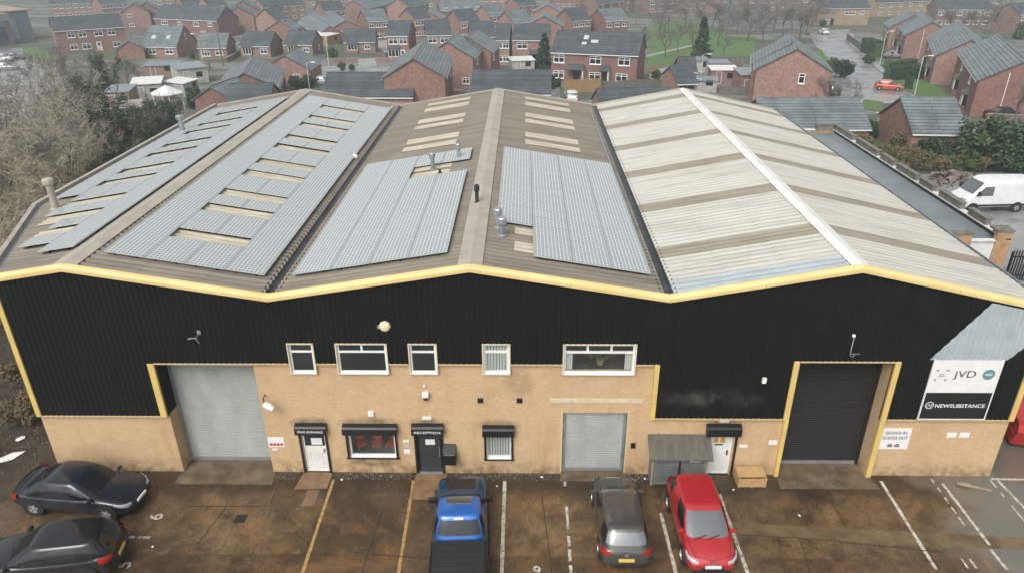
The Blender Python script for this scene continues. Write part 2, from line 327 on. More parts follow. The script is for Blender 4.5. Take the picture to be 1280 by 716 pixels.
# ------------------------------------------------------------------ mesh builder
class MB:
    def __init__(s): s.v = []; s.f = []; s.m = []
    def add(s, vs, fs, mi=0):
        o = len(s.v); s.v += [tuple(v) for v in vs]; s.f += [tuple(i+o for i in f) for f in fs]; s.m += [mi]*len(fs)
    def box(s, x0, x1, y0, y1, z0, z1, mi=0):
        s.add([(x0,y0,z0),(x1,y0,z0),(x1,y1,z0),(x0,y1,z0),(x0,y0,z1),(x1,y0,z1),(x1,y1,z1),(x0,y1,z1)],
              [(0,3,2,1),(4,5,6,7),(0,1,5,4),(1,2,6,5),(2,3,7,6),(3,0,4,7)], mi)
    def quad(s, a, b, c, d, mi=0): s.add([a,b,c,d], [(0,1,2,3)], mi)
    def prism(s, poly, z0, z1, mi=0):
        "poly of (x,y) counter-clockwise; z0/z1 numbers or functions"
        n = len(poly); f0 = z0 if callable(z0) else (lambda x, y: z0); f1 = z1 if callable(z1) else (lambda x, y: z1)
        s.add([(x,y,f0(x,y)) for x,y in poly]+[(x,y,f1(x,y)) for x,y in poly],
              [tuple(range(n-1,-1,-1)), tuple(range(n,2*n))]+[(i,(i+1)%n,(i+1)%n+n,i+n) for i in range(n)], mi)
    def extrude_y(s, poly, y0, y1, mi=0):
        "poly of (x,z), thick from y0 to y1"
        n = len(poly)
        s.add([(x,y0,z) for x,z in poly]+[(x,y1,z) for x,z in poly],
              [tuple(range(n)), tuple(range(2*n-1,n-1,-1))]+[((i+1)%n,i,i+n,(i+1)%n+n) for i in range(n)], mi)
    def extrude_x(s, poly, x0, x1, mi=0):
        n = len(poly)
        s.add([(x0,y,z) for y,z in poly]+[(x1,y,z) for y,z in poly],
              [tuple(range(n-1,-1,-1)), tuple(range(n,2*n))]+[(i,(i+1)%n,(i+1)%n+n,i+n) for i in range(n)], mi)
    def tube(s, pts, rad, n=6, mi=0, cap=True):
        pts = [Vector(p) for p in pts]; o = len(s.v); k = len(pts)
        for i, p in enumerate(pts):
            d = (pts[min(i+1,k-1)]-pts[max(i-1,0)]).normalized()
            a = d.orthogonal().normalized(); b = d.cross(a); r = rad[i] if isinstance(rad, (list,tuple)) else rad
            for j in range(n):
                t = 2*PI*j/n; s.v.append(tuple(p+(a*math.cos(t)+b*math.sin(t))*r))
        for i in range(k-1):
            for j in range(n):
                s.f.append((o+i*n+j, o+i*n+(j+1)%n, o+(i+1)*n+(j+1)%n, o+(i+1)*n+j)); s.m.append(mi)
        if cap and n > 3:
            s.f.append(tuple(o+j for j in range(n-1,-1,-1))); s.m.append(mi)
            s.f.append(tuple(o+(k-1)*n+j for j in range(n))); s.m.append(mi)
    def lathe(s, prof, c=(0,0,0), axis='z', n=16, mi=0, cap=True):
        "prof of (radius, along-axis)"
        o = len(s.v); c = Vector(c)
        for r, h in prof:
            for j in range(n):
                t = 2*PI*j/n; a, b = r*math.cos(t), r*math.sin(t)
                p = {'z': (a,b,h), 'y': (a,h,b), 'x': (h,a,b)}[axis]; s.v.append(tuple(c+Vector(p)))
        for i in range(len(prof)-1):
            for j in range(n):
                q = (o+i*n+j, o+i*n+(j+1)%n, o+(i+1)*n+(j+1)%n, o+(i+1)*n+j)
                s.f.append(q if axis != 'y' else q[::-1]); s.m.append(mi)
        for i, fl in ((0, 1), (len(prof)-1, 0)):
            if cap and prof[i][0] > 1e-4:
                q = [o+i*n+j for j in range(n)]
                s.f.append(tuple(q[::-1]) if fl else tuple(q)); s.m.append(mi)
    def mesh(s, name, mats, smooth=False):
        me = bpy.data.meshes.new(name); me.from_pydata(s.v, [], s.f)
        for m in (mats if isinstance(mats, (list,tuple)) else [mats]): me.materials.append(MT[m] if isinstance(m, str) else m)
        if any(s.m): me.polygons.foreach_set('material_index', s.m)
        if smooth: me.polygons.foreach_set('use_smooth', [True]*len(me.polygons))
        me.update(); return me
    def build(s, name, mats, parent=None, loc=(0,0,0), rz=0.0, smooth=False):
        return link(name, s.mesh(name, mats, smooth), parent, loc, rz)

def link(name, data, parent=None, loc=(0,0,0), rz=0.0):
    o = bpy.data.objects.new(name, data); COL.objects.link(o)
    o.location = loc; o.rotation_euler = (0,0,rz)
    if parent is not None: o.parent = parent
    return o
def empty(name, loc=(0,0,0), rz=0.0): return link(name, None, None, loc, rz)
def tag(o, label=None, cat=None, group=None, kind=None):
    if label: o['label'] = label
    if cat: o['category'] = cat
    if group: o['group'] = group
    if kind: o['kind'] = kind
    return o
def kids(o): return list(o.children)
def copy_tree(o, parent=None):
    c = o.copy(); COL.objects.link(c)
    if parent is not None: c.parent = parent
    for ch in kids(o): copy_tree(ch, c)
    return c
def bevel(o, w=.02, seg=2):
    m = o.modifiers.new('bevel', 'BEVEL'); m.width = w; m.segments = seg; m.limit_method = 'ANGLE'; return o
def structure(o): o['kind'] = 'structure'; return o

_txt = {}
def text_mesh(body, size, width=None, bold=0.0):
    cu = bpy.data.curves.new('lettering', 'FONT'); cu.body = body; cu.size = size; cu.align_x = 'CENTER'; cu.align_y = 'CENTER'; cu.offset = bold
    t = bpy.data.objects.new('lettering', cu); COL.objects.link(t)
    dg = bpy.context.evaluated_depsgraph_get(); me = bpy.data.meshes.new_from_object(t.evaluated_get(dg))
    bpy.data.objects.remove(t); bpy.data.curves.remove(cu)
    xs = [v.co.x for v in me.vertices]; w = max(xs)-min(xs); k = (width/w) if width else 1
    cx = (max(xs)+min(xs))/2; ys = [v.co.y for v in me.vertices]; cy = (max(ys)+min(ys))/2
    for v in me.vertices: v.co = ((v.co.x-cx)*k, v.co.y-cy, 0)
    return me
def lettering(body, x, y, z, size, m, parent, width=None, bold=0.0):
    "upright text facing -Y"
    me = text_mesh(body, size, width, bold)
    for v in me.vertices: v.co = (v.co.x, 0, v.co.y)
    me.materials.append(MT[m]); me.name = 'lettering'
    return link('lettering', me, parent, (x, y, z))

MT['p_deepblue'] = car_paint('deep_blue', (.015,.05,.105))
MT['soil'] = mat('dark_leaf_soil', (.060,.043,.026), .95, c2=(.028,.021,.014), sc=1.6, bump=.6, bsc=9)
MT['hut_white'] = mat('dull_white_render', (.46,.45,.42), .7, c2=(.33,.32,.29), sc=1.2)
MT['verge_dark'] = mat('dark_verge', (.09,.085,.08), .7)
# ------------------------------------------------------------------ terrain and yard
def drape(name, poly, m, off, kind='structure'):
    "flat polygon of (x,y) laid on the ground, off metres above it"
    bm = bmesh.new(); f = bm.faces.new([bm.verts.new((p[0], p[1], 0)) for p in poly])
    if f.normal.z < 0 or (f.normal_update() or f.normal.z) < 0: bmesh.ops.reverse_faces(bm, faces=[f])
    bmesh.ops.triangulate(bm, faces=bm.faces[:])
    for y in (25, 110, 250):
        bmesh.ops.bisect_plane(bm, geom=bm.verts[:]+bm.edges[:]+bm.faces[:], plane_co=(0,y,0), plane_no=(0,1,0))
    for v in bm.verts: v.co.z = tz(v.co.y)+off
    me = bpy.data.meshes.new(name); bm.to_mesh(me); bm.free(); me.materials.append(MT[m])
    o = link(name, me); o['kind'] = kind; return o
def px_poly(name, pts, m, off): return drape(name, [at(*p) for p in pts], m, off)

ys = [-60, 25, 110, 250, 900]; xs = [-520, -260, -130, -60, 0, 60, 130, 260, 520]
g = MB(); g.add([(x, y, tz(y)) for y in ys for x in xs], [(j*9+i, j*9+i+1, (j+1)*9+i+1, (j+1)*9+i) for j in range(4) for i in range(8)])
structure(g.build('ground', 'ground'))
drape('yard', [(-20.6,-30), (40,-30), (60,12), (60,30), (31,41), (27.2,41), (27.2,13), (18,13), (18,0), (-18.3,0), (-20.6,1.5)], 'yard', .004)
drape('car_park', [(27.3,14), (60,12), (62,46), (40,41), (27.3,41)], 'asphalt', .010)

# worn painted markings: real ground points under the photo's lines
MT['joint'] = mat('dark_slab_joint', (.030,.022,.014), .8, c2=(.09,.062,.035), sc=3, lo=.5, hi=.7)
def stripe(px0, px1, w, m, gaps=()):
    a, b = at(*px0), at(*px1); d = (b-a); n = Vector((-d.y, d.x, 0)).normalized()*w/2
    g = MB(); segs = [(0, 1)]
    if gaps:
        segs = []; s = 0
        for g0, g1 in gaps: segs.append((s, g0)); s = g1
        segs.append((s, 1))
    for s0, s1 in segs:
        p, q = a+d*s0, a+d*s1
        k = max(1, int((q-p).length/.5))
        for i in range(k):
            u, v = p+(q-p)*i/k, p+(q-p)*(i+1)/k; j0 = n*(1+.12*math.sin(i*2.1+a.x)); j1 = n*(1+.12*math.sin((i+1)*2.1+a.x))
            g.quad((u-j0)+Vector((0,0,.009)), (v-j1)+Vector((0,0,.009)), (v+j1)+Vector((0,0,.009)), (u+j0)+Vector((0,0,.009)))
    o = g.build('bay_marking', m); structure(o); return o
stripe((417,599), (378,716), .11, 'line_y'); stripe((517,600), (498,716), .11, 'line_y')
stripe((631,601), (627,720), .13, 'line_w')
stripe((706,600), (714,720), .10, 'line_w', [(.07,.3), (.55,.62), (.72,.75), (.86,.9)])
stripe((826,641), (846,720), .12, 'line_w'); stripe((899,617), (936,720), .12, 'line_w')
stripe((1101,601), (1170,711), .12, 'line_w'); stripe((1178,604), (1237,681), .11, 'line_w'); stripe((1238,686), (1259,712), .11, 'line_w')
stripe((1239,598.5), (1284,599), .10, 'line_w'); stripe((1246,599), (1284,638), .11, 'line_w')
stripe((1164,598), (1206,657), .07, 'line_w', [(.1,.2), (.3,.42), (.55,.62), (.75,.82)])
stripe((1237,599), (1284,655), .06, 'line_w', [(.2,.3), (.4,.6)])
stripe((160,671), (188,671.5), .10, 'line_w', [(.3,.42), (.6,.66)])
def bay_number(body, px, size, rz, m='line_w'):
    me = text_mesh(body, size, None, .01); me.materials.append(MT[m]); p = at(*px)
    o = link('bay_number', me, None, (p.x, p.y, .010), rz); structure(o)
bay_number('6', (195,645.5), .66, PI/2); bay_number('5', (155,706), .66, PI/2)
bay_number('9', (671,713), .55, 0); bay_number('11', (1211,704), .55, 0)

# puddles and apron slabs
def blob(c, rx, ry, n=40, amp=.22, seed=1):
    r = random.Random(seed); ph = [r.uniform(0, 6.28) for _ in range(5)]
    out = []
    for i in range(n):
        t = 2*PI*i/n; k = 1+amp*sum(math.sin((j+2)*t+ph[j])/(j+1.5) for j in range(5))
        out.append((c[0]+rx*k*math.cos(t), c[1]+ry*k*math.sin(t)))
    return out
drape('ground', [(-60,-30), (-20.6,-30), (-20.4,-.6), (-18.3,-.6), (-18.3,.2), (-22.2,8.9), (-22.9,60), (-60,60)], 'soil', .008)
drape('path', [(-13.5,-.75), (-9.7,-.75), (-9.75,.7), (-13.35,.7)], 'slab', .018)
drape('path', [(1.4,-.45), (4.0,-.45), (3.95,.2), (1.45,.2)], 'slab', .018)
drape('path', [(9.75,-.8), (13.5,-.8), (13.3,.7), (9.9,.7)], 'slab', .018)
drape('path', [(-8.75,-1.0), (-7.5,-.95), (-7.5,-.02), (-8.65,-.02)], 'flag', .018)
drape('path', [(-4.25,-1.5), (-3.0,-1.55), (-3.0,-.02), (-4.2,-.02)], 'flag', .018)
drape('path', [at(376,633), at(392,633), at(400,612), at(386,612)], 'flag', .016)
drape('path', [at(926,653), at(1130,664), at(1286,672), at(1286,687), at(1130,681), at(985,671), at(926,668)], 'strip', .0075)
for p_, q_ in (((246,681),(284,632)), ((236,632.5),(332,632.5)), ((338,630),(352,598)), ((1000,672),(1014,720)), ((452,716),(478,640)), ((690,716),(676,610)), ((926,668),(1000,672)), ((1000,672),(1180,690)), ((556,700),(440,690))): o_ = stripe(p_, q_, .035, 'joint'); o_.name = 'slab_joint'
gv = MB(); rr = random.Random(4)
for x0, x1 in ((-9.6,-8.8), (-7.4,-4.35), (-2.85,1.4), (4.0,6.9)):
    for i in range(int((x1-x0)*150)):
        x, y, s = rr.uniform(x0, x1), -rr.random()**1.6*.42-.02, rr.uniform(.012,.04)
        vs = [(x+s*rr.uniform(.6,1.2)*a, y+s*rr.uniform(.6,1.2)*b, .012+s*c) for a, b, c in ((1,0,0),(0,1,0),(-1,0,0),(0,-1,0),(0,0,1))]
        gv.add(vs, [(0,1,4),(1,2,4),(2,3,4),(3,0,4)], 0 if rr.random() < .95 else 1)
tag(gv.build('gravel', [mat('gravel_dark', (.10,.09,.075), .9), mat('gravel_light', (.30,.28,.25), .8)]), 'loose dark gravel along the foot of the buff brick wall', 'gravel', kind='stuff')

# ------------------------------------------------------------------ warehouse
WH = empty('warehouse', (0, 15, 0))
tag(WH, 'large three-bay industrial unit with black cladding, buff brick and yellow trim', 'warehouse')
WP = Vector((0, -15, 0))
def W(mb, name, mats, parent=None, smooth=False):
    "link a part of the warehouse; meshes are written in yard coordinates"
    o = mb.build(name, mats, parent or WH, smooth=smooth)
    if parent is None: o.location = WP
    return o
ZA, ZV = 8.93, 7.80
XA = [-15.69, -1.83, 11.29]; XV = [-8.84, 5.0]; XR = 18.0; ZR = 7.42; LEN = 30.2
roofline = [(-22.6, 7.80), (XA[0],ZA), (XV[0],ZV), (XA[1],ZA), (XV[1],ZV), (XA[2],ZA), (18.6, 7.285)]
def rz_at(x):
    for (a, b), (c, d) in zip(roofline, roofline[1:]):
        if a <= x <= c: return b+(d-b)*(x-a)/(c-a)
    return 7.6
def xleft(y): return -18.25-3.95*min(y, 8.8)/8.8     # the cut-off front corner

def slope(xa, xe, ye0=0.0, matf=None, mats=('fibre',), wl=.33, amp=.055):
    "corrugated sheets laid down the slope from the ridge xa to the eave xe(y)"
    g = MB(); xf = xe if callable(xe) else (lambda y: xe)
    lap = [0, .34, .67, 1.0]; n = int((LEN-ye0)/(wl/6))
    for k in range(3):
        o = len(g.v)
        for i in range(n+1):
            y = ye0+i*wl/6; h = amp*math.cos(2*PI*y/wl); h = min(.25*amp, h)
            xe_ = xf(y)
            for t, dz in ((lap[k], .012 if k else .012), (lap[k+1]+.012 if k < 2 else 1.0, .026)):
                x = xa+(xe_-xa)*t
                g.v.append((x, y, rz_at(x)+h+dz-.010*0))
        for i in range(n):
            q = (o+2*i, o+2*i+1, o+2*i+3, o+2*i+2)
            if (xf(0) > xa): pass
            else: q = q[::-1]
            g.f.append(q); g.m.append(matf((ye0+(i+.5)*wl/6), k) if matf else 0)
    return g
def bay3(y, k):
    if y < 1.05: return 2 if k >= 1 else 0
    return 1 if ((y-2.95) % 4.97) < 1.0 else 0
S = []
S.append(W(slope(XA[0], lambda y: xleft(y)+.12, -.06), 'roof_slope', 'fibre', smooth=True))
S.append(W(slope(XA[0], XV[0]-.16, -.06), 'roof_slope', 'fibre', smooth=True))
S.append(W(slope(XA[1], XV[0]+.16, -.06), 'roof_slope', 'fibre', smooth=True))
S.append(W(slope(XA[1], XV[1]-.16, -.06), 'roof_slope', 'fibre', smooth=True))
S.append(W(slope(XA[2], XV[1]+.16, -.06, amp=.03, matf=lambda y, k: 2 if y < .95 else bay3(max(y, 1.06), k)), 'roof_slope', ['pale', 'band', 'silver'], smooth=True))
S.append(W(slope(XA[2], XR-.05, -.06, amp=.03, matf=lambda y, k: bay3(max(y, 1.06), k)), 'roof_slope', ['pale', 'band', 'silver'], smooth=True))
S[4]['label'] = 'pale roof slope with brown bands, left side of the white ridge'
S[5]['label'] = 'pale roof slope with brown bands, right side of the white ridge'
def rooflight(xa, x0, x1, y0, y1, parent):
    g = MB(); wl = .33; n = int((y1-y0)/(wl/6))
    for i in range(n+1):
        y = y0+(y1-y0)*i/n; h = min(.25*.055, .055*math.cos(2*PI*y/wl))
        for x in (x0, x1): g.v.append((x, y, rz_at(x)+h+.042))
    for i in range(n): g.f.append((2*i, 2*i+1, 2*i+3, 2*i+2)); g.m.append(0)
    return W(g, 'rooflight', 'grp', parent, smooth=True)
def ridge_cap(xa, hw, m, sl):
    g = MB(); ys_ = [-.05]+[3.05*i for i in range(1, 10)]+[LEN]
    for i in range(len(ys_)-1):
        y0, y1 = ys_[i], ys_[i+1]+.05; u = .006*(i % 2)
        pr = [(-hw, -hw*sl+.075), (-.10, .075), (0, .10), (.10, .075), (hw, -hw*sl+.075)]
        lo = [(a, b-.02) for a, b in pr][::-1]
        g.extrude_y([(xa+a, ZA+b+u) for a, b in lo[::-1]+lo[:0]] + [(xa+a, ZA+b-.045+u) for a, b in pr[::-1]], y0, y1)
    return W(g, 'ridge_cap', m)
ridge_cap(XA[0], .42, 'ridge', .165); ridge_cap(XA[1], .42, 'ridge', .165); ridge_cap(XA[2], .30, 'ridgew', .18)
for xv in XV:
    g = MB(); g.extrude_y([(xv-.30, ZV+.04), (xv-.16, ZV-.10), (xv+.16, ZV-.10), (xv+.30, ZV+.04), (xv+.28, ZV+.075), (xv+.14, ZV-.05), (xv-.14, ZV-.05), (xv-.28, ZV+.075)], -.06, LEN)
    W(g, 'valley_gutter', 'gutter')
g = MB(); g.tube([(XV[0]-.55, 11.2, rz_at(XV[0]-.55)+.10), (XV[0]-.5, 29.0, rz_at(XV[0]-.5)+.10)], .055, 6)
g.lathe([(.16,0),(.16,.12),(.08,.2),(0,.22)], (XV[0]-.45, 16.4, rz_at(XV[0]-.45)+.05), n=10); W(g, 'cable_conduit', 'cam_white')
g = MB(); g.tube([(XV[1]-.42, 2.2, rz_at(XV[1]-.42)+.09), (XV[1]-.42, 28, rz_at(XV[1]-.42)+.09)], .04, 6); W(g, 'cable_conduit', 'galv')
# rooflights of the middle bay and under the solar panels
for y in (16.55, 18.35, 21.5, 23.3, 26.6, 28.3): rooflight(XA[1], -6.75, -3.75, y, y+.88, S[2]); rooflight(XA[1], .06, 3.1, y, y+.88, S[3])
for y in (11.1, 12.3): rooflight(XA[1], -5.6, -3.6, y, y+.72, S[2])
for y in (1.75, 3.3): rooflight(XA[1], -.35, 2.6, y, y+.85, S[3])
CUT1 = [2, 4, 6, 9, 11, 14, 16, 19, 21, 24]; CUT2 = [2, 5, 7, 10, 12, 15, 17, 20, 22, 25]
for r in CUT2: rooflight(XA[0], -13.7, -10.55, 1.1+r*.97-.1, 1.1+(r+1)*.97+.1, S[1])
for r in CUT1: rooflight(XA[0], max(-20.5, xleft(1.4+r)+.5), -17.3, 1.4+r*.985-.1, 1.4+(r+1)*.985+.1, S[0])
# verge flashing along the gables
vl = [(-18.32, rz_at(-18.32)), (XA[0],ZA), (XV[0],ZV), (XA[1],ZA), (XV[1],ZV), (XA[2],ZA), (18.05, rz_at(18.05))]
sec = [(-.15,-.18), (-.19,-.18), (-.21,-.155), (-.21,-.03), (-.185,.025), (-.13,.06), (-.05,.075), (.02,.07), (.02,.04), (-.15,.01)]
g = MB()
for i, (x, z) in enumerate(vl):
    for y, dz in sec: g.v.append((x, y, z+dz))
ns = len(sec)
for i in range(len(vl)-1):
    for j in range(ns): g.f.append((i*ns+j, i*ns+(j+1)%ns, (i+1)*ns+(j+1)%ns, (i+1)*ns+j)); g.m.append(0)
g.f.append(tuple(range(ns))); g.m.append(0); g.f.append(tuple((len(vl)-1)*ns+j for j in range(ns-1,-1,-1))); g.m.append(0)
W(g, 'verge_flashing', 'verge')
g = MB()   # joint straps of the verge
for (a, b), (c, d) in zip(vl, vl[1:]):
    k = max(2, int((c-a)/2.6))
    for i in range(1, k):
        x = a+(c-a)*i/k; z = b+(d-b)*i/k
        g.box(x-.015, x+.015, -.216, -.14, z-.17, z-.03)
W(g, 'joint_strap', mat('verge_joint', (.50,.35,.10), .5))
g = MB(); g.box(-22.6, 18.0, LEN-.02, LEN+.25, 7.3, 7.7)
bl = [(-22.3, rz_at(-22.3)), (XA[0],ZA), (XV[0],ZV), (XA[1],ZA), (XV[1],ZV), (XA[2],ZA), (17.9, rz_at(17.9))]
g = MB()
for (a, b), (c, d) in zip(bl, bl[1:]): g.extrude_y([(a,b-.25),(c,d-.25),(c,d+.09),(a,b+.09)], LEN-.04, LEN+.12)
W(g, 'rear_verge', 'ridge')
# eaves: pale coping and trough down the left side, gutter down the right
g = MB()
for (y0, y1) in ((0.0, 8.8), (8.8, LEN)):
    a, b = xleft(y0), xleft(y1); za_, zb_ = rz_at(a), rz_at(b)
    for (d0, d1, h0, h1, mi) in ((-.30, -.10, -.30, .14, 0), (-.10, .20, -.10, -.03, 1)):
        vs = [(a+d0, y0, za_+h0), (a+d1, y0, za_+h0), (b+d1, y1, zb_+h0), (b+d0, y1, zb_+h0), (a+d0, y0, za_+h1), (a+d1, y0, za_+h1), (b+d1, y1, zb_+h1), (b+d0, y1, zb_+h1)]
        g.add(vs, [(0,3,2,1),(4,5,6,7),(0,1,5,4),(1,2,6,5),(2,3,7,6),(3,0,4,7)], mi)
W(g, 'eaves_gutter', ['ridge', 'galv'])
g = MB(); z = rz_at(XR); g.extrude_y([(XR-.05,z-.12),(XR+.16,z-.12),(XR+.16,z+.02),(XR+.12,z+.02),(XR+.12,z-.07),(XR-.05,z-.07)], .1, LEN); W(g, 'eaves_gutter', 'galv')

# --- front wall
def clad(g, x0, x1, low, high, y=-.10, wl=.20, dep=.02, mi=0):
    lf = low if callable(low) else (lambda x: low); hf = high if callable(high) else (lambda x: high)
    xs_ = [x0]; k0 = math.floor(x0/wl)
    for k in range(k0, math.ceil(x1/wl)+1):
        for p in (0, .40, .52, .88):
            x = (k+p)*wl
            if x0+1e-3 < x < x1-1e-3: xs_.append(x)
    xs_.append(x1); o = len(g.v)
    for x in xs_:
        p = (x/wl) % 1
        if p < .40: d = 0
        elif p < .52: d = (p-.40)/.12
        elif p < .88: d = 1
        else: d = 1-(p-.88)/.12
        for z in (lf(x), hf(x)): g.v.append((x, y+dep*d, z))
    for i in range(len(xs_)-1):
        if hf((xs_[i]+xs_[i+1])/2) > lf((xs_[i]+xs_[i+1])/2): g.f.append((o+2*i, o+2*i+2, o+2*i+3, o+2*i+1)); g.m.append(mi)
def top(x): return rz_at(x)-.05
UPW = [(-8.43,-7.55,1,False), (-6.70,-4.92,2,False), (-4.09,-3.14,1,False), (-1.45,-.52,1,True), (1.43,3.97,3,False)]
WZ0, WZ1 = 4.68, 5.90
g = MB()
clad(g, -18.35, -13.55, 2.74, top); clad(g, -13.55, -9.85, 5.07, top)
cur = -9.85
for a, b, n, bl_ in UPW:
    clad(g, cur, a, 5.08, top); clad(g, a, b, WZ1, top); cur = b
clad(g, cur, 4.78, 5.08, top); clad(g, 4.78, 9.72, 2.74, top); clad(g, 9.72, 13.32, 5.24, top); clad(g, 13.32, 18.05, 2.74, top)
W(g, 'front_cladding', 'black_front')
g = MB()   # backing of the cladding, so nothing shows through
for x0, x1, z0 in ((-18.3,-13.4,2.7), (-13.4,-9.85,5.06), (4.78,9.72,2.7), (9.85,13.2,5.2), (13.2,18,2.7)):
    g.extrude_y([(x0,z0),(x1,z0)]+[(x, top(x)-.03) for x in sorted([x for x in (XA+XV) if x0 < x < x1]+[x0, x1], reverse=True)], -.05, -.01)
g.extrude_y([(-9.85,5.95),(4.78,5.95)]+[(x, top(x)-.03) for x in (4.78, XA[1], XV[0], -9.85)], -.05, -.01)
W(g, 'cladding_rail', 'black')
def holed(g, x0, x1, z0, z1, holes, y=0.0, depth=.22, mi=0):
    xs_ = sorted({x0, x1}|{h[0] for h in holes}|{h[1] for h in holes}); zs_ = sorted({z0, z1}|{h[2] for h in holes}|{h[3] for h in holes})
    for a, b in zip(xs_, xs_[1:]):
        for c, d in zip(zs_, zs_[1:]):
            mx, mz = (a+b)/2, (c+d)/2
            if any(h[0] < mx < h[1] and h[2] < mz < h[3] for h in holes): continue
            g.quad((a,y,c),(b,y,c),(b,y,d),(a,y,d), mi)
    for a, b, c, d in holes:
        g.quad((a,y,c),(a,y,d),(a,y+depth,d),(a,y+depth,c), mi); g.quad((b,y,c),(b,y+depth,c),(b,y+depth,d),(b,y,d), mi)
        if d < z1-.01: g.quad((a,y,d),(b,y,d),(b,y+depth,d),(a,y+depth,d), mi)
        g.quad((a,y,c),(a,y+depth,c),(b,y+depth,c),(b,y,c), mi)
g = MB()
holed(g, -18.35, -13.40, 0, 2.72, []); g.quad((-13.40,0,0),(-13.40,.8,0),(-13.40,.8,2.72),(-13.40,0,2.72)); W(g, 'brick_wall', 'buff'); g = MB()
holed(g, -9.85, 4.70, 0, 5.06, [(a+.02, b-.02, WZ0+.02, 5.06) for a, b, _, _ in UPW]+[(-8.50,-7.60,0,2.0), (-6.74,-4.89,.75,2.0), (-4.13,-3.13,0,2.0), (-1.48,-.42,.70,1.95), (1.47,3.88,.0,2.90)])
holed(g, 4.70, 9.86, 0, 2.72, [(7.02,7.95,0,2.02)])
g.quad((-9.85,0,5.06),(-9.85,.8,5.06),(-9.85,.8,0),(-9.85,0,0))
g.quad((9.86,0,0),(9.86,0,2.72),(9.86,.8,2.72),(9.86,.8,0)); 
g.quad((9.86,0,2.72),(9.86,0,5.2),(9.86,.8,5.2),(9.86,.8,2.72)); g.quad((4.70,0,2.72),(4.70,0,5.06),(4.70,.1,5.06),(4.70,.1,2.72))
W(g, 'brick_wall', 'buff'); g = MB(); holed(g, 13.22, 18.05, 0, 2.72, []); g.quad((13.22,0,0),(13.22,.8,0),(13.22,.8,5.2),(13.22,0,5.2)); W(g, 'brick_wall', 'buff')
g = MB(); g.quad((-13.402,0,2.72),(-13.402,.8,2.72),(-13.402,.8,5.06),(-13.402,0,5.06)); W(g, 'opening_lining', 'black'); g = MB(); g.box(-13.4,-9.85,-.02,.8,5.06,5.3); W(g, 'opening_lining', 'black'); g = MB(); g.box(9.86,13.22,-.02,.8,5.2,5.5)
W(g, 'opening_lining', 'black')
g = MB()   # drip flashings under the cladding and caps on the brickwork
for x0, x1, z in ((-18.38,-13.66,2.70), (-13.66,-9.84,5.04), (4.90,9.60,2.70), (9.85,13.2,5.21), (13.46,18.08,2.70)): g = MB(); g.box(x0, x1, -.135, .0, z, z+.035); W(g, 'drip_flashing', 'drip')
cur = -9.83
for a, b, _, _ in UPW: g = MB(); g.box(cur, a-.05, -.135, 0, 5.045, 5.08); W(g, 'drip_flashing', 'drip'); cur = b+.05
g = MB(); g.box(cur, 4.68, -.135, 0, 5.045, 5.08); W(g, 'drip_flashing', 'drip')
for x0, x1, z0, z1 in ((-18.40,-18.20,2.70,8.25), (-13.66,-13.42,2.70,5.075), (4.70,4.88,2.68,5.085), (9.63,9.84,2.68,5.25), (9.70,9.85,.02,2.68), (13.22,13.42,.02,5.25), (17.90,18.10,2.70,7.3)):
    g = MB(); g.box(x0, x1, -.15, .02, z0, z1); bevel(W(g, 'corner_trim', 'yellow'), .012, 1)
# sides and back
g = MB()
def wall_line(g, p, q, z0, z1, mi):
    g.quad((p[0],p[1],z0),(q[0],q[1],z0),(q[0],q[1],z1 if not callable(z1) else z1(q[0])),(p[0],p[1],z1 if not callable(z1) else z1(p[0])), mi)
cs = [(-18.35,0), (-22.25,8.8), (-22.25,30.1)]
for p, q in zip(cs[1:], cs): pass
for p, q in ((cs[1],cs[0]), (cs[2],cs[1]), ((18.05,0),(18.05,30.1))):
    wall_line(g, p, q, -.5, 2.72, 0); wall_line(g, p, q, 2.72, rz_at(p[0])-.1 if p[0] > 0 else (lambda x: rz_at(x)-.1), 1)
bx_ = [18.05, XA[2], XV[1], XA[1], XV[0], XA[0], -22.25]
for a, b in zip(bx_, bx_[1:]): wall_line(g, (a,30.1), (b,30.1), -1, lambda x: rz_at(x)-.06, 1)
W(g, 'side_wall', ['buff', 'black'])

# --- roller shutters
def roller(x0, x1, z0, z1, y, m, pitch=.105):
    g = MB(); z = z0+.14; zs_ = [(z0, 0), (z0+.13, 0)]; zs_ = []
    while z < z1:
        zs_ += [(z, .0), (z+pitch*.18, -.022), (z+pitch*.75, -.022), (z+pitch*.93, 0.0)]; z += pitch
    o = len(g.v)
    for zz, d in zs_: g.v += [(x0, y+d, zz), (x1, y+d, zz)]
    for i in range(len(zs_)-1): g.f.append((o+2*i, o+2*i+1, o+2*i+3, o+2*i+2)); g.m.append(0)
    s = W(g, 'roller_shutter', m)
    b = MB(); b.box(x0, x1, y-.05, y+.02, z0, z0+.14); W(b, 'bottom_rail', 'galv', s)
    for a in (x0, x1): b = MB(); b.box(a-.06, a+.06, y-.07, y+.05, z0, z1); W(b, 'guide_rail', 'galv' if m == 'shutter' else 'black_gloss', s)
    return s
roller(-13.34, -9.91, .03, 5.2, .70, 'shutter', .085)['label'] = 'tall grey roller shutter in the recess near the left corner'
roller(1.53, 3.82, .05, 2.95, .16, 'shutter', .085)['label'] = 'small grey roller shutter in the brick wall'
roller(9.92, 13.16, .03, 5.3, .70, 'shutterb', .105)['label'] = 'black roller shutter of the goods entrance'
g = MB(); g.box(.95, 4.40, -.012, .05, 3.36, 3.55)
for i in range(28): g.box(.97+i*.1225, 1.065+i*.1225, -.022, -.01, 3.375, 3.535)
W(g, 'lintel', mat('pale_lintel', (.66,.58,.43), .8, c2=(.52,.42,.28), sc=3))
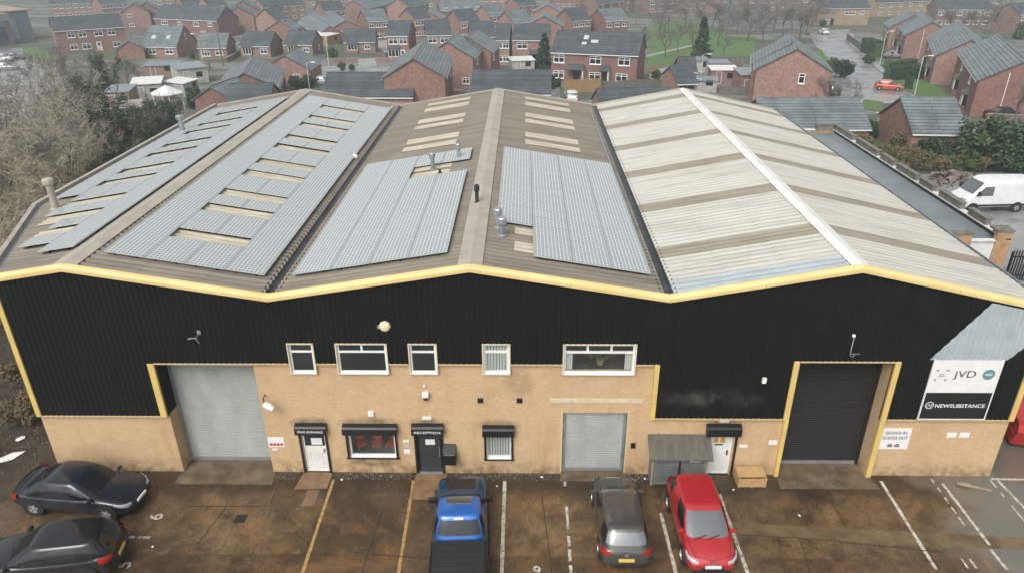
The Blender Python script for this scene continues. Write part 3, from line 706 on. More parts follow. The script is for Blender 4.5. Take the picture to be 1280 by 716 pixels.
g = MB(); g.box(1.40,1.47,-.006,.1,.05,3.0); W(g, 'door_jamb', 'drip'); g = MB(); g.box(3.88,3.95,-.006,.1,.05,3.0); W(g, 'door_jamb', 'drip')

# --- windows and doors
glass_t = bpy.data.materials.new('clear_glass'); glass_t.use_nodes = True
_n = glass_t.node_tree; _n.nodes.remove(_n.nodes['Principled BSDF'])
_a = N(_n, 'ShaderNodeBsdfTransparent'); _b = N(_n, 'ShaderNodeBsdfGlossy'); _b.inputs['Roughness'].default_value = .03; _m = N(_n, 'ShaderNodeMixShader'); _m.inputs[0].default_value = .10
_a.inputs['Color'].default_value = (.94,.96,.95,1)
_n.links.new(_a.outputs[0], _m.inputs[1]); _n.links.new(_b.outputs[0], _m.inputs[2]); _n.links.new(_m.outputs[0], _n.nodes['Material Output'].inputs[0])
MT['glass_t'] = glass_t
def frame_bars(g, x0, x1, z0, z1, y0, y1, t=.065, tr=None, nm=1, low_mull=False):
    g.box(x0, x1, y0, y1, z0, z0+t); g.box(x0, x1, y0, y1, z1-t, z1); g.box(x0, x0+t, y0, y1, z0+t, z1-t); g.box(x1-t, x1, y0, y1, z0+t, z1-t)
    if tr: g.box(x0+t, x1-t, y0-.004, y1, tr-t/2, tr+t/2)
    for i in range(1, nm):
        x = x0+(x1-x0)*i/nm; g.box(x-t/2, x+t/2, y0-.002, y1, (tr+t/2) if tr else z0+t, z1-t)
        if low_mull: g.box(x-t/2, x+t/2, y0-.002, y1, z0+t, tr-t/2)
mat_sur = mat('cream_trim', (.66,.58,.42), .5)
def window(x0, x1, z0, z1, y, tr, nm, blind=False, clear=False, surround=True):
    g = MB(); frame_bars(g, x0, x1, z0, z1, y, y+.07, .075, tr, nm); g.box(x0-.02, x1+.02, y-.07, y+.02, z0-.05, z0)
    w = W(g, 'window', 'white')
    p = MB(); p.box(x0+.03, x1-.03, y+.03, y+.045, z0+.03, z1-.03); W(p, 'pane', 'glass_t' if (clear or blind) else 'glass', w)
    if surround:
        s = MB(); s.box(x0-.04, x0, -.13, y+.07, z0-.03, z1+.03); s.box(x1, x1+.04, -.13, y+.07, z0-.03, z1+.03); s.box(x0, x1, -.13, y+.07, z1, z1+.03); W(s, 'window_surround', mat_sur, w)
    if blind or clear:
        s = MB(); d = .10 if blind else 1.2
        s.quad((x0,y+d+.04,z0),(x1,y+d+.04,z0),(x1,y+d+.04,z1),(x0,y+d+.04,z1)); s.quad((x0,y+.05,z0),(x1,y+.05,z0),(x1,y+d+.04,z0),(x0,y+d+.04,z0))
        s.quad((x0,y+.05,z1),(x0,y+d+.04,z1),(x1,y+d+.04,z1),(x1,y+.05,z1)); s.quad((x0,y+.05,z0),(x0,y+d+.04,z0),(x0,y+d+.04,z1),(x0,y+.05,z1)); s.quad((x1,y+.05,z0),(x1,y+.05,z1),(x1,y+d+.04,z1),(x1,y+d+.04,z0))
        W(s, 'room_lining', mat('dim_room', (.06,.06,.055), .9), w)
    if blind:
        s = MB(); k = int((x1-x0-.1)/.095)
        for i in range(k):
            x = x0+.06+i*(x1-x0-.1)/k; s.quad((x,y+.05,z0+.05),(x+.08,y+.07,z0+.05),(x+.08,y+.07,z1-.05),(x,y+.05,z1-.05))
        W(s, 'blind', 'blind', w)
    return w
for a, b, n, bl_ in UPW: window(a, b, WZ0, WZ1, -.03, 5.55, n, bl_, clear=(n == 3))
window(-6.72, -4.91, .78, 2.0, .06, 1.82, 2, clear=True, surround=False); window(-1.46, -.44, .73, 1.95, .06, 1.75, 1, blind=True, surround=False)
def hood(x0, x1, z0, z1, dep, words=None, drop=None):
    g = MB(); g.extrude_x([(-dep,z0),(-dep,z1-.07),(-dep+.05,z1),(-.002,z1+.03),(-.002,z0)][::-1], x0, x1)
    h = W(g, 'shutter_box', 'black_gloss')
    if words: lettering(words, (x0+x1)/2, -dep-.004, z0+.15, .145, 'whitepaint', h, (x1-x0)*.82, .002)
    if drop is not None:
        for x in (x0+.05, x1-.13):
            g = MB(); g.box(x, x+.08, -.07, -.002, drop, z0); W(g, 'guide_rail', 'black_gloss', h)
    return h
hood(-8.66, -7.47, 2.0, 2.36, .26, 'STAFF ENTRANCE', .02); hood(-6.86, -4.79, 2.0, 2.34, .26, None, .74)
hood(-4.24, -3.03, 2.0, 2.37, .26, 'RECEPTION', .02); hood(-1.56, -.35, 1.95, 2.30, .26, None, .70); hood(6.86, 8.15, 2.02, 2.42, .26, None, .02)
g = MB(); g.box(-6.86,-4.79,-.05,.05,.70,.75); W(g, 'window_sill', 'black_gloss'); g = MB(); g.box(-1.54,-.36,-.05,.05,.66,.70); W(g, 'window_sill', 'black_gloss')
g = MB(); frame_bars(g, -8.50, -7.60, .02, 2.0, .05, .12, .06); d = W(g, 'door', 'white'); d['label'] = 'white staff entrance door with a glazed upper part'
g = MB(); g.box(-8.44,-7.66,.07,.11,.08,1.25)
for i in range(5): g.box(-8.40+i*.15, -8.29+i*.15, .06, .08, .12, 1.2)
W(g, 'door_leaf', 'whitepaint', d); g = MB(); g.box(-8.44,-7.66,.08,.10,1.25,1.95); W(g, 'pane', 'glass', d); g = MB(); g.box(-8.2,-7.78,.074,.08,1.3,1.62); W(g, 'notice', 'white', d)
g = MB(); g.box(-7.76,-7.71,.02,.07,.95,1.12); W(g, 'handle', 'galv', d)
g = MB(); frame_bars(g, -4.13, -3.13, .02, 2.0, .05, .12, .09); d = W(g, 'door', 'black_gloss'); d['label'] = 'dark glazed reception door with a white notice'
g = MB(); g.box(-4.05,-3.2,.08,.10,.1,1.92); W(g, 'pane', mat('door_glass', (.035,.04,.042), .08), d); g = MB(); g.box(-3.78,-3.42,.07,.079,1.33,1.58); W(g, 'notice', 'white', d)
g = MB(); g.tube([(-3.25,.0,.8),(-3.25,.0,1.3)], .018, 6); W(g, 'handle', 'galv', d); g = MB(); g.box(-4.14,-3.12,-.08,.1,0,.025); g.box(-4.19,-4.13,-.03,.05,0,2.0); g.box(-3.13,-3.07,-.03,.05,0,2.0); W(g, 'door_sill', 'galv', d)
g = MB(); frame_bars(g, 7.02, 7.95, .02, 2.02, .05, .12, .07); d = W(g, 'door', 'white'); d['label'] = 'plain white door with two amber warning signs'
g = MB(); g.box(7.08,7.89,.07,.11,.06,1.97); W(g, 'door_leaf', 'whitepaint', d); g = MB(); g.box(7.78,7.83,.02,.07,.95,1.15); W(g, 'handle', 'black_gloss', d)
g = MB()
for x in (7.33, 7.58): g.extrude_y([(x-.11,1.5),(x+.11,1.5),(x+.07,1.72),(x,1.78),(x-.07,1.72)], .062, .07)
W(g, 'warning_sign', mat('amber_sign', (.55,.28,.06), .5), d); g = MB(); g.box(7.30,7.62,.062,.07,1.38,1.44); W(g, 'notice', 'plastic', d)
# roof flues
def flue(x, y, r, h, m='galv', cap=True):
    z = rz_at(x); g = MB(); g.lathe([(r*1.7,z-.02),(r*1.6,z+.06),(r,z+.1),(r,z+h),(r*.9,z+h)], (x,y,0), n=14)
    f = W(g, 'flue', m, smooth=False)
    if cap:
        g = MB(); g.lathe([(r*1.45,z+h),(r*1.55,z+h+.04),(r*1.55,z+h+.22),(r*1.3,z+h+.26),(r*.4,z+h+.3)], (x,y,0), n=14); W(g, 'cowl', m, f)
    return f
flue(-20.75, 7.75, .15, 1.15, 'ridge'); flue(-21.0, 21.5, .16, .8, 'galv'); flue(-4.5, 12.25, .10, .62); flue(-3.3, 13.3, .10, .6); flue(-4.05, 11.3, .06, .25, 'plastic', False)
flue(-1.95, 6.2, .075, .55, 'gutter'); flue(-1.0, 3.75, .11, .55); flue(-.82, 3.0, .11, .5)
g = MB()   # smoke-like pale smear of old adhesive on the cladding is real wear: thin film of paint
# --- fittings and signs that hang on the wall
def T1(mb, name, mats, label, cat, group=None):
    return tag(mb.build(name, mats), label, cat, group)
# silver offcut sheet above the company sign
g = MB()
def lo_(x): return 5.37 if x < 17.1 else 5.37+(x-17.1)*1.27
def hi_(x): return min(5.37+(x-14.36)*1.445, rz_at(x)-.26)
clad(g, 14.37, 18.04, lo_, hi_, y=-.165, wl=.20, dep=.022)
o = T1(g, 'corrugated_sheet', 'silver', 'pale blue-grey corrugated sheet fixed slantwise above the company sign', 'metal sheet')
s_ = o.modifiers.new('thick', 'SOLIDIFY'); s_.thickness = .012; s_.offset = -1
# company sign
t = empty('company_sign', (15.75, -.12, 2.82)); tag(t, 'large white and black company sign board reading JVD and NEWSUBSTANCE', 'sign')
X0, X1 = -1.20, 1.20
g = MB(); g.box(X0, X1, -.05, 0, 1.17, 2.54); g.build('upper_panel', 'white', t)
g = MB(); g.box(X0, X1, -.05, 0, 0, 1.17); g.build('lower_panel', 'black_gloss', t)
g = MB()
for a in ((X0-.03,X1+.03,-.03,.02),(X0-.03,X0+.012,.02,2.56),(X1-.012,X1+.03,.02,2.56)): g.box(a[0],a[1],-.058,-.002,a[2],a[3])
g.build('sign_frame', 'white', t)
lettering('JVD', -.02, -.056, 1.92, .40, 'plastic', t, .78, .0); lettering('NEWSUBSTANCE', .17, -.058, .60, .215, 'white', t, 1.80, .004)
g = MB(); g.lathe([(.155,-.054),(.155,-.057),(.125,-.057),(.125,-.054)], (-.94,0,.62), 'y', 24)
for a, b in (((-.08,-.08),(-.02,.07)), ((-.02,.07),(.03,-.07)), ((.03,-.07),(.08,.08))): g.tube([(-.94+a[0],-.056,.62+a[1]),(-.94+b[0],-.056,.62+b[1])], .012, 4)
g.build('emblem', 'white', t)
g = MB(); g.lathe([(.215,-.052),(.215,-.057),(0,-.057)], (.83,0,1.95), 'y', 28); g.build('emblem', mat('teal_emblem', (.12,.24,.27), .5), t)
g = MB(); g.box(.70,.96,-.062,-.056,1.91,2.0); g.build('emblem_bar', mat('pale_teal', (.42,.52,.53), .5), t)
g = MB()
for sx in (-1, 1):
    for sz in (-1, 1):
        cx, cz = -.83+sx*.19, 1.92+sz*.20
        g.box(cx-.045, cx+.045, -.057, -.051, cz-.012, cz+.03); g.box(cx-.012*sx-.03, cx-.012*sx+.03, -.058, -.051, cz-.04, cz+.0)
g.box(-.95,-.71,-.057,-.051,1.87,1.90); g.box(-.92,-.74,-.057,-.051,1.93,1.96)
g.build('emblem', mat('grey_ink', (.25,.25,.24), .6), t)
g = MB(); g.box(-.55,.55,-.056,-.051,2.34,2.36); g.box(-.9,.2,-.056,-.051,1.52,1.535); g.box(.40,.405,-.056,-.051,1.75,2.15); g.build('ruled_line', mat('pale_ink', (.62,.62,.6), .6), t)
# goods sign
t = empty('goods_sign', (13.98, -.03, 1.32)); tag(t, 'white GOODS IN GOODS OUT sign right of the black shutter', 'sign')
g = MB(); g.box(-.56,.56,-.02,.03,0,.94); g.build('panel', 'white', t)
lettering('GOODS IN', 0, -.024, .77, .19, 'plastic', t, .80, .003); lettering('GOODS OUT', 0, -.024, .54, .19, 'plastic', t, .94, .003)
g = MB()
for x in (-.22, .05): g.box(x, x+.2, -.025, -.02, .12, .20); g.box(x+.03, x+.17, -.025, -.02, .22, .26)
g.build('pictogram', mat('brown_ink', (.16,.10,.06), .6), t)
# small notices
t = empty('hazard_sign', (-9.52, 0, 1.24)); tag(t, 'white notice with a row of red pictograms beside the left shutter', 'sign')
g = MB(); g.box(-.31,.31,-.02,0,0,.46); g.build('panel', 'white', t)
g = MB()
for i in range(4): g.box(-.26+i*.135, -.15+i*.135, -.025, -.019, .07, .19)
g.build('pictogram', mat('red_ink', (.42,.05,.03), .6), t)
def plate(x, z, w, h, label, m='white'):
    g = MB(); g.box(-w/2, w/2, -.02, 0, -h/2, h/2); o = g.build('wall_plate', m, None, (x, -.001, z)); tag(o, label, 'wall plate'); return o
plate(-9.62, 1.12, .2, .08, 'tiny white plate just under the red pictogram notice'); plate(-4.51, 1.55, .24, .10, 'white plate topmost left of the reception door')
plate(-4.50, 1.33, .22, .2, 'grey notice between two white plates left of reception', mat('grey_notice', (.45,.43,.4), .6)); plate(-4.50, 1.05, .24, .2, 'white plate lowest left of the reception door')
plate(-3.65, 2.64, .33, .13, 'white plate on the brick above the RECEPTION hood'); plate(7.50, 2.58, .36, .12, 'white plate above the hood of the plain white door')
plate(8.37, 1.40, .30, .14, 'white plate between the plain white door and the pallet box'); plate(9.46, 1.58, .32, .2, 'white plate on the brick beside the black shutter')
plate(16.08, 1.97, .36, .22, 'left one of two white plates low under the company sign'); plate(16.56, 1.97, .36, .22, 'right one of two white plates low under the company sign')
def vent(x, z, w, h, label):
    t = empty('wall_vent', (x, 0, z)); tag(t, label, 'vent'); g = MB(); g.box(-w/2,w/2,-.03,0,-h/2,h/2); g.build('grille', 'plastic', t)
    g = MB()
    for i in range(4): g.box(-w/2,w/2,-.045,-.028,-h/2+h*(i+.2)/4,-h/2+h*(i+.6)/4)
    g.build('louvre', 'black_gloss', t)
vent(-1.61, 3.45, .21, .2, 'black square wall vent nearer the reception door'); vent(-.16, 3.45, .21, .2, 'black square wall vent nearer the pale lintel'); vent(4.18, 1.40, .17, .24, 'small dark vent right of the small grey shutter')
# lamps, camera, alarm, letter box
t = empty('flood_light', (-9.62, 0, 3.55)); tag(t, 'white lamp head on a curved dark arm beside the left shutter', 'wall lamp')
g = MB(); g.tube([(0,0,.1),(.02,-.25,.12),(.12,-.45,.02)], .025, 6); g.build('arm', 'plastic', t); g = MB(); g.lathe([(.02,0),(.11,.04),(.13,.25),(.09,.42),(0,.46)], (0,0,0), 'x', 12)
o = g.build('lamp_head', 'cam_white', t); o.location = (.08,-.45,.03); o.rotation_euler = (0,.5,-.2)
t = empty('security_camera', (-3.62, 0, 3.72)); tag(t, 'white security camera on the brick above reception', 'camera')
g = MB(); g.box(-.12,.12,-.2,0,-.06,.14); bevel(g.build('housing', 'cam_white', t), .03); g = MB(); g.lathe([(.09,-.16),(.08,-.08),(.09,-.06)], (0,-.12,0), n=12); g.build('lens', 'plastic', t); g = MB(); g.lathe([(.05,-.02),(.05,-.08),(0,-.1)], (-.03,0,.38), 'y', 10); g.build('sensor', 'cam_white', t)
t = empty('alarm_box', (-5.73, 0, 2.84)); tag(t, 'small square white box high between two black hoods', 'alarm box'); g = MB(); g.box(-.11,.11,-.08,0,-.11,.11); bevel(g.build('cover', 'cam_white', t), .02); g = MB(); g.lathe([(.02,-.081),(.02,-.09),(0,-.09)], (.05,0,.05), 'y', 8); g.build('indicator', 'redlens', t)
t = empty('bulkhead_light', (-4.87, -.1, 6.66)); tag(t, 'cream round bulkhead light on the black cladding', 'wall lamp')
g = MB(); g.lathe([(.2,0),(.21,-.05),(.17,-.12),(.08,-.15),(0,-.155)], (0,0,0), 'y', 8); g.build('dome', mat('cream_dome', (.72,.62,.42), .4), t); g = MB(); g.box(-.27,-.19,-.05,0,-.1,.04); g.build('bracket', 'galv', t)
t = empty('wall_bracket', (-11.5, -.1, 6.3)); tag(t, 'bare bent metal bracket on black cladding above the left shutter', 'bracket')
g = MB(); g.tube([(-.3,-.3,-.02),(.02,-.3,.02),(.0,0,.1)], .016, 5); g.tube([(-.05,-.3,.02),(.08,-.3,-.2)], .016, 5); g.build('rod', 'galv', t); g = MB(); g.box(-.05,.07,-.05,0,.0,.16); g.build('base_plate', 'galv', t)
t = empty('wall_bracket', (11.5, -.1, 5.75)); tag(t, 'hooked metal bracket with a knob on black cladding above the black shutter', 'bracket')
g = MB(); g.tube([(.0,-.1,.58),(-.12,-.3,.1),(-.1,-.32,-.08),(.0,-.3,-.12),(.06,-.3,-.04)], .016, 5); g.tube([(-.1,-.3,.0),(.22,-.3,.0)], .013, 5); g.build('rod', 'galv', t); g = MB(); g.lathe([(0,-.08),(.06,-.05),(.06,.02),(0,.05)], (0,-.05,.6), n=8); g.build('knob', 'cam_white', t)
t = empty('flood_light', (8.62, -.1, 4.55)); tag(t, 'tiny white floodlight on black cladding left of the black shutter', 'wall lamp')
g = MB(); g.box(-.07,.07,-.22,-.12,-.1,.1); g.build('lamp_head', 'cam_white', t); g = MB(); g.tube([(0,0,.05),(.1,-.15,.05)], .02, 5); g.build('arm', 'plastic', t)
t = empty('letter_box', (-2.84, 0, .66)); tag(t, 'black letter box on the brick right of the reception door', 'letter box')
g = MB(); g.extrude_x([(-.32,0),(-.34,.55),(0,.78),(0,0)][::-1], -.24, .24); g.build('box', 'black_gloss', t); g = MB(); g.quad((-.2,-.332,.42),(.2,-.332,.42),(.2,-.345,.54),(-.2,-.345,.54)); g.build('slot', 'galv', t)
# ------------------------------------------------------------------ solar panels
def ordinal(n):
    w = ['first','second','third','fourth','fifth','sixth','seventh','eighth','ninth','tenth','eleventh','twelfth','thirteenth','fourteenth','fifteenth','sixteenth','seventeenth','eighteenth','nineteenth','twentieth']
    if n <= 20: return w[n-1]
    return 'twenty-'+w[n-21]
PXW, PYW = 1.398, .967
g = MB(); g.box(.013, PXW-.013, .013, PYW-.013, .0, .036, 0)
for a in ((0,PXW,0,.013),(0,PXW,PYW-.013,PYW),(0,.013,.013,PYW-.013),(PXW-.013,PXW,.013,PYW-.013)): g.box(a[0],a[1],a[2],a[3],-.008,.038,1)
for x in (.3, PXW-.35): g.box(x, x+.04, .10, PYW-.10, -.13, -.008, 2)
PVM = g.mesh('solar_panel', ['pv', mat('panel_frame', (.42,.45,.45), .18, spec=.75), 'plastic'])
def panel_array(x_left, ncol, y0, rows, ok, where, from_ridge, pit=.97):
    for r in range(rows):
        for c in range(ncol):
            if not ok(r, c): continue
            x = x_left+c*1.40; y = y0+r*pit; z0, z1 = rz_at(x), rz_at(x+1.4)
            o = link('solar_panel', PVM, None, (x, y, z0+.145)); o.rotation_euler = (0, -math.atan2(z1-z0, 1.4)+R_.uniform(-.0025,.0025), R_.uniform(-.001,.001))
            k = (c+1) if from_ridge else (ncol-c)
            tag(o, f'solar panel on {where}, {ordinal(r+1)} row from the front, {ordinal(k)} from the ridge', 'solar panel', 'solar panels on the roof')
panel_array(-21.68, 4, 1.4, 27, lambda r, c: (-21.68+c*1.40 > xleft(1.4+r*.97)+.40) and not (r in CUT1 and c in (1, 2)), 'outer left roof slope', False, .97)
panel_array(-14.88, 4, 1.1, 28, lambda r, c: not (r in CUT2 and c in (1, 2)), 'second roof slope', True)
panel_array(-8.28, 4, 1.12, 14, lambda r, c: not (r in (10, 11) and c in (2, 3)), 'third roof slope', False, .97)
panel_array(-1.06, 4, 1.25, 14, lambda r, c: not (c == 0 and r < 3), 'fourth roof slope', True, .97)

# ------------------------------------------------------------------ vehicles
def superell(a, n):
    c, s = math.cos(a), math.sin(a)
    return math.copysign(abs(c)**(2/n), c), math.copysign(abs(s)**(2/n), s)
def make_wheel(r, w, side, parent, x, y):
    g = MB(); s = side
    g.lathe([(r*.62,-w/2),(r*.93,-w/2),(r,-w*.38),(r,w*.38),(r*.93,w/2),(r*.62,w/2)], (0,0,0), 'y', 22, cap=False)
    t = g.build('wheel', 'rubber', parent, (x, y, r), smooth=False)
    g = MB(); o = s*(w/2-.015)
    g.lathe([(r*.68, o-s*.03), (r*.70, o+s*.005), (r*.60, o+s*.008), (r*.56, o-s*.05)], (0,0,0), 'y', 22, cap=False)
    for i in range(5):
        a = 2*PI*i/5; ca, sa = math.cos(a), math.sin(a); q = []
        for rr_, ww in ((.10, .10), (.60, .075)):
            for d in (-1, 1): q.append((r*rr_*ca-d*ww*r*sa*1.3, o-s*.004, r*rr_*sa+d*ww*r*ca*1.3))
        g.add(q+[(a_, b_-s*.03, c_) for a_, b_, c_ in q], [(0,2,3,1),(4,5,7,6),(0,1,5,4),(2,6,7,3),(0,4,6,2),(1,3,7,5)])
    g.lathe([(r*.16,o-s*.03),(r*.16,o+s*.004),(0,o+s*.006)], (0,0,0), 'y', 12)
    g.build('rim', 'alloy', t)
    g = MB(); g.lathe([(r*.62,o-s*.06),(0,o-s*.06)], (0,0,0), 'y', 16); g.build('hub_shadow', 'plastic', t).name = 'hub_shadow_disc'  # black disc stands in for the shade behind the spokes
    return t
def car_body(L, W, st, paint, parent, k=1.0):
    "lofted lower body; st rows: (x as fraction of L, half-width fraction, top z, bottom z)"
    g = MB(); ring = None; n = 15
    for xf, wf, zt, zb in st:
        w = W/2*wf; zm = zb+(zt-zb)*.55
        half = [(0,zb),(w*.75,zb),(w*.93,zb+.05),(w*.985,zb+(zt-zb)*.25),(w,zm),(w*.985,zb+(zt-zb)*.78),(w*.93,zt-.045*k),(w*.80,zt-.005),(w*.45,zt+.022),(0,zt+.03)]
        pts = half+[(-y,z) for y, z in half[-2:0:-1]]
        n = len(pts); g.v += [(xf*L,y,z) for y, z in pts]
    for i in range(len(st)-1):
        for j in range(n): g.f.append((i*n+j, i*n+(j+1)%n, (i+1)*n+(j+1)%n, (i+1)*n+j)); g.m.append(0)
    g.f.append(tuple(range(n-1,-1,-1))); g.m.append(0); e = (len(st)-1)*n; g.f.append(tuple(e+j for j in range(n))); g.m.append(0)
    o = g.build('body', paint, parent, smooth=True)
    s = o.modifiers.new('sub', 'SUBSURF'); s.levels = 1; s.render_levels = 2
    return o
def greenhouse(base, roof, zb, zr, wb, wr, paint, parent, nb=5.2, glass='carglass', bpill=(92,), roof_glass=False, crown=.05, body_sides=False, roofmat=None, wsb=38, rear_glass=True):
    "cabin: base=(rear x, front x) at the waist, roof likewise; glass panels sit 4 mm proud of the shell"
    deg = [0,10,20,30,wsb,45,52,60,70,80,88,92,96,104,112,120,128,135,180-wsb,150,160,170,180]
    ang = sorted(set([math.radians(d) for d in deg]+[math.radians(-d) for d in deg if d not in (0,180)])); ss = [0,.10,.3,.5,.7,.88,1.0]
    def P(a, s, off=0.0):
        c, sn = superell(a, nb); bul = .035*math.sin(PI*min(1, s))
        x0 = (base[0]+base[1])/2+(base[1]-base[0])/2*c; x1 = (roof[0]+roof[1])/2+(roof[1]-roof[0])/2*c
        y0, y1 = wb*sn, wr*sn; e = s**.96
        x = x0+(x1-x0)*e+bul*c+off*c; y = y0+(y1-y0)*(s**1.25)+bul*sn*.8+off*sn; z = zb+(zr-zb)*s+off*.6
        return (x, y, z)
    g = MB(); n = len(ang)
    rings = [(s, 1.0, 0) for s in ss]
    for s in ss: g.v += [P(a, s) for a in ang]
    cx = (roof[0]+roof[1])/2
    for sh, dz in ((.93,.022),(.75,crown*.72),(.45,crown*.93),(.15,crown)):
        g.v += [(cx+(P(a,1)[0]-cx)*sh, P(a,1)[1]*sh, zr+dz) for a in ang]
    nr = len(ss)+4
    for i in range(nr-1):
        for j in range(n): g.f.append((i*n+j, i*n+(j+1)%n, (i+1)*n+(j+1)%n, (i+1)*n+j)); g.m.append(1 if (roofmat and i >= len(ss)-1) else 0)
    g.f.append(tuple((nr-1)*n+j for j in range(n))); g.m.append(1 if roofmat else 0)
    o = g.build('cabin', [paint, roofmat or paint], parent, smooth=True)
    def panel(name, a0, a1, s0, s1, m=glass):
        A = [a for a in ang if a0-1e-6 <= a <= a1+1e-6]; S_ = [s for s in ss if s0-1e-6 <= s <= s1+1e-6]
        q = MB()
        for s in S_: q.v += [P(a, s, .006) for a in A]
        k = len(A)
        for i in range(len(S_)-1):
            for j in range(k-1): q.f.append((i*k+j, i*k+j+1, (i+1)*k+j+1, (i+1)*k+j)); q.m.append(0)
        return q.build(name, m, parent, smooth=True)
    R = math.radians
    panel('windscreen', R(-wsb), R(wsb), .10, .88)
    if rear_glass:
        q = MB(); A = [a for a in ang if a >= R(180-wsb)-1e-6]+[a for a in ang if a <= R(-180+wsb)+1e-6]; S_ = [.3,.5,.7,.88]
        for s in S_: q.v += [P(a, s, .006) for a in A]
        k = len(A)
        for i in range(len(S_)-1):
            for j in range(k-1): q.f.append((i*k+j, i*k+j+1, (i+1)*k+j+1, (i+1)*k+j)); q.m.append(0)
        q.build('rear_window', glass, parent, smooth=True)
    if not body_sides:
        for sg in (1, -1):
            for d0, d1 in ((52, 88), (96, 128)):
                a, b = sorted((R(d0*sg), R(d1*sg))); panel('side_window', a, b, .10, .88, 'sideglass')
    return o, P
def small(name, m, parent, x0, x1, y0, y1, z0, z1, bw=.02):
    g = MB(); g.box(x0, x1, y0, y1, z0, z1); o = g.build(name, m, parent); bevel(o, bw, 2); return o
def patch_light(name, m, parent, pts, th=.03):
    "lens: closed patch from outline points (front face) pushed along x"
    g = MB(); n = len(pts); sx = 1 if pts[0][0] > 0 else -1
    g.add([*pts]+[(x-sx*th*4, y*.97, z) for x, y, z in pts], [tuple(range(n)), tuple(range(2*n-1,n-1,-1))]+[((i+1)%n,i,i+n,(i+1)%n+n) for i in range(n)])
    return g.build(name, m, parent)
def make_car(name, label, cat, group, p, yaw, L, W, H, paint, style='hatch', plates=True, **kw):
    t = empty(name, (p[0], p[1], (p[2] if len(p) > 2 else 0)+.012), yaw); tag(t, label, cat, group)
    h = H/1.48
    ST = {'hatch': [(-.50,.74,.60,.40),(-.488,.90,.86,.32),(-.45,.97,.97,.24),(-.30,1.,.96,.19),(-.05,1.,.94,.17),(.2,1.,.94,.17),(.28,.995,.93,.18),(.40,.965,.82,.20),(.465,.88,.70,.24),(.493,.76,.58,.30),(.50,.68,.50,.34)],
          'lift':  [(-.50,.76,.66,.40),(-.488,.90,.90,.32),(-.44,.97,.97,.24),(-.30,1.,.94,.19),(-.05,1.,.91,.17),(.2,1.,.92,.17),(.27,.995,.92,.18),(.40,.965,.81,.20),(.465,.87,.70,.24),(.493,.76,.58,.30),(.50,.68,.50,.34)],
          'suv':   [(-.50,.76,.66,.42),(-.488,.90,.92,.36),(-.45,.97,1.02,.28),(-.30,1.,1.0,.24),(-.05,1.,.97,.22),(.2,1.,.97,.22),(.27,.995,.96,.22),(.40,.965,.86,.25),(.465,.88,.75,.28),(.493,.76,.62,.34),(.50,.68,.55,.38)]}[style]
    ST = [(a, b, c*h, d) for a, b, c, d in ST]
    car_body(L, W, ST, paint, t)
    zb = {'hatch': .88, 'lift': .86, 'suv': .92}[style]*h
    if style == 'hatch': base, roof = (-.482*L, .285*L), (-.375*L, .075*L)
    elif style == 'lift': base, roof = (-.455*L, .25*L), (-.20*L, .06*L)
    else: base, roof = (-.485*L, .25*L), (-.40*L, .05*L)
    base = kw.get('base', base); roof = kw.get('roof', roof)
    greenhouse(base, roof, zb, H-.045, W/2*.945, W/2*.735, paint, t, wsb=41, glass=kw.get('glass', 'carglass'))
    r = kw.get('r', .31)
    fx, bx = L*.315, -L*.305
    for x in (fx, bx):
        for s in (1, -1):
            g = MB(); g.lathe([(r*1.22, s*(W/2-.12)),(r*1.22, s*(W/2+.008)),(r*.9, s*(W/2+.009)),(r*.9, s*(W/2-.10))], (x,0,r+.02), 'y', 22, cap=False); g.build('wheel_arch', 'plastic', t)
            make_wheel(r, .21, s, t, x, s*(W/2-.085))
    # lamps
    zf = .72*h
    for s in (1, -1):
        hl = [(.468*L, s*W*.30, zf-.16),(.495*L, s*W*.285, zf-.13),(.488*L,s*W*.36,zf-.04),(.43*L,s*W*.455,zf+.06),(.375*L,s*W*.468,zf+.085),(.40*L,s*W*.40,zf+.10),(.455*L,s*W*.33,zf+.03)]
        g = MB(); 
        # lens follows the wing: two rows swept from the nose to the side
        rows = [((.482*L, s*W*.27, zf-.06), (.492*L, s*W*.28, zf-.15)), ((.468*L, s*W*.375, zf-.005), (.480*L, s*W*.385, zf-.13)), ((.43*L, s*W*.447, zf+.055), (.447*L, s*W*.462, zf-.07)), ((.385*L, s*W*.470, zf+.095), (.40*L, s*W*.487, zf+.02))]
        for a, b in rows:
            m_ = ((a[0]+b[0])/2+.02, (a[1]+b[1])/2+s*.012, (a[2]+b[2])/2+.022); g.v += [a, m_, b]
        for i in range(3):
            for j in range(2): g.f.append((i*3+j, i*3+j+1, i*3+j+4, i*3+j+3)); g.m.append(0)
        g.build('headlight', 'lens', t, smooth=True)
        g = MB()
        zt = (.96 if style != 'suv' else 1.0)*h
        rows = [((-.489*L, s*W*.31, zt-.06), (-.498*L, s*W*.31, zt-.20)), ((-.475*L, s*W*.40, zt-.03), (-.487*L, s*W*.42, zt-.20)), ((-.44*L, s*W*.463, zt+.015), (-.45*L, s*W*.492, zt-.22)), ((-.415*L, s*W*.475, zt+.01), (-.42*L, s*W*.499, zt-.16))]
        for a, b in rows:
            m_ = ((a[0]+b[0])/2-.022, (a[1]+b[1])/2+s*.014, (a[2]+b[2])/2); g.v += [a, m_, b]
        for i in range(3):
            for j in range(2): g.f.append((i*3+j, i*3+j+1, i*3+j+4, i*3+j+3)); g.m.append(0)
        g.build('tail_light', 'redlens', t, smooth=True)
        o = small('wing_mirror', paint, t, .21*L-.06, .21*L+.06, min(s*(W/2-.10),s*(W/2+.11)), max(s*(W/2-.10),s*(W/2+.11)), .90*h, 1.02*h, .03)
        g = MB(); g.tube([(.215*L, s*(W/2-.2), .86*h), (.21*L, s*(W/2-.02), .93*h)], .035, 5); g.build('mirror_arm', 'plastic', t)
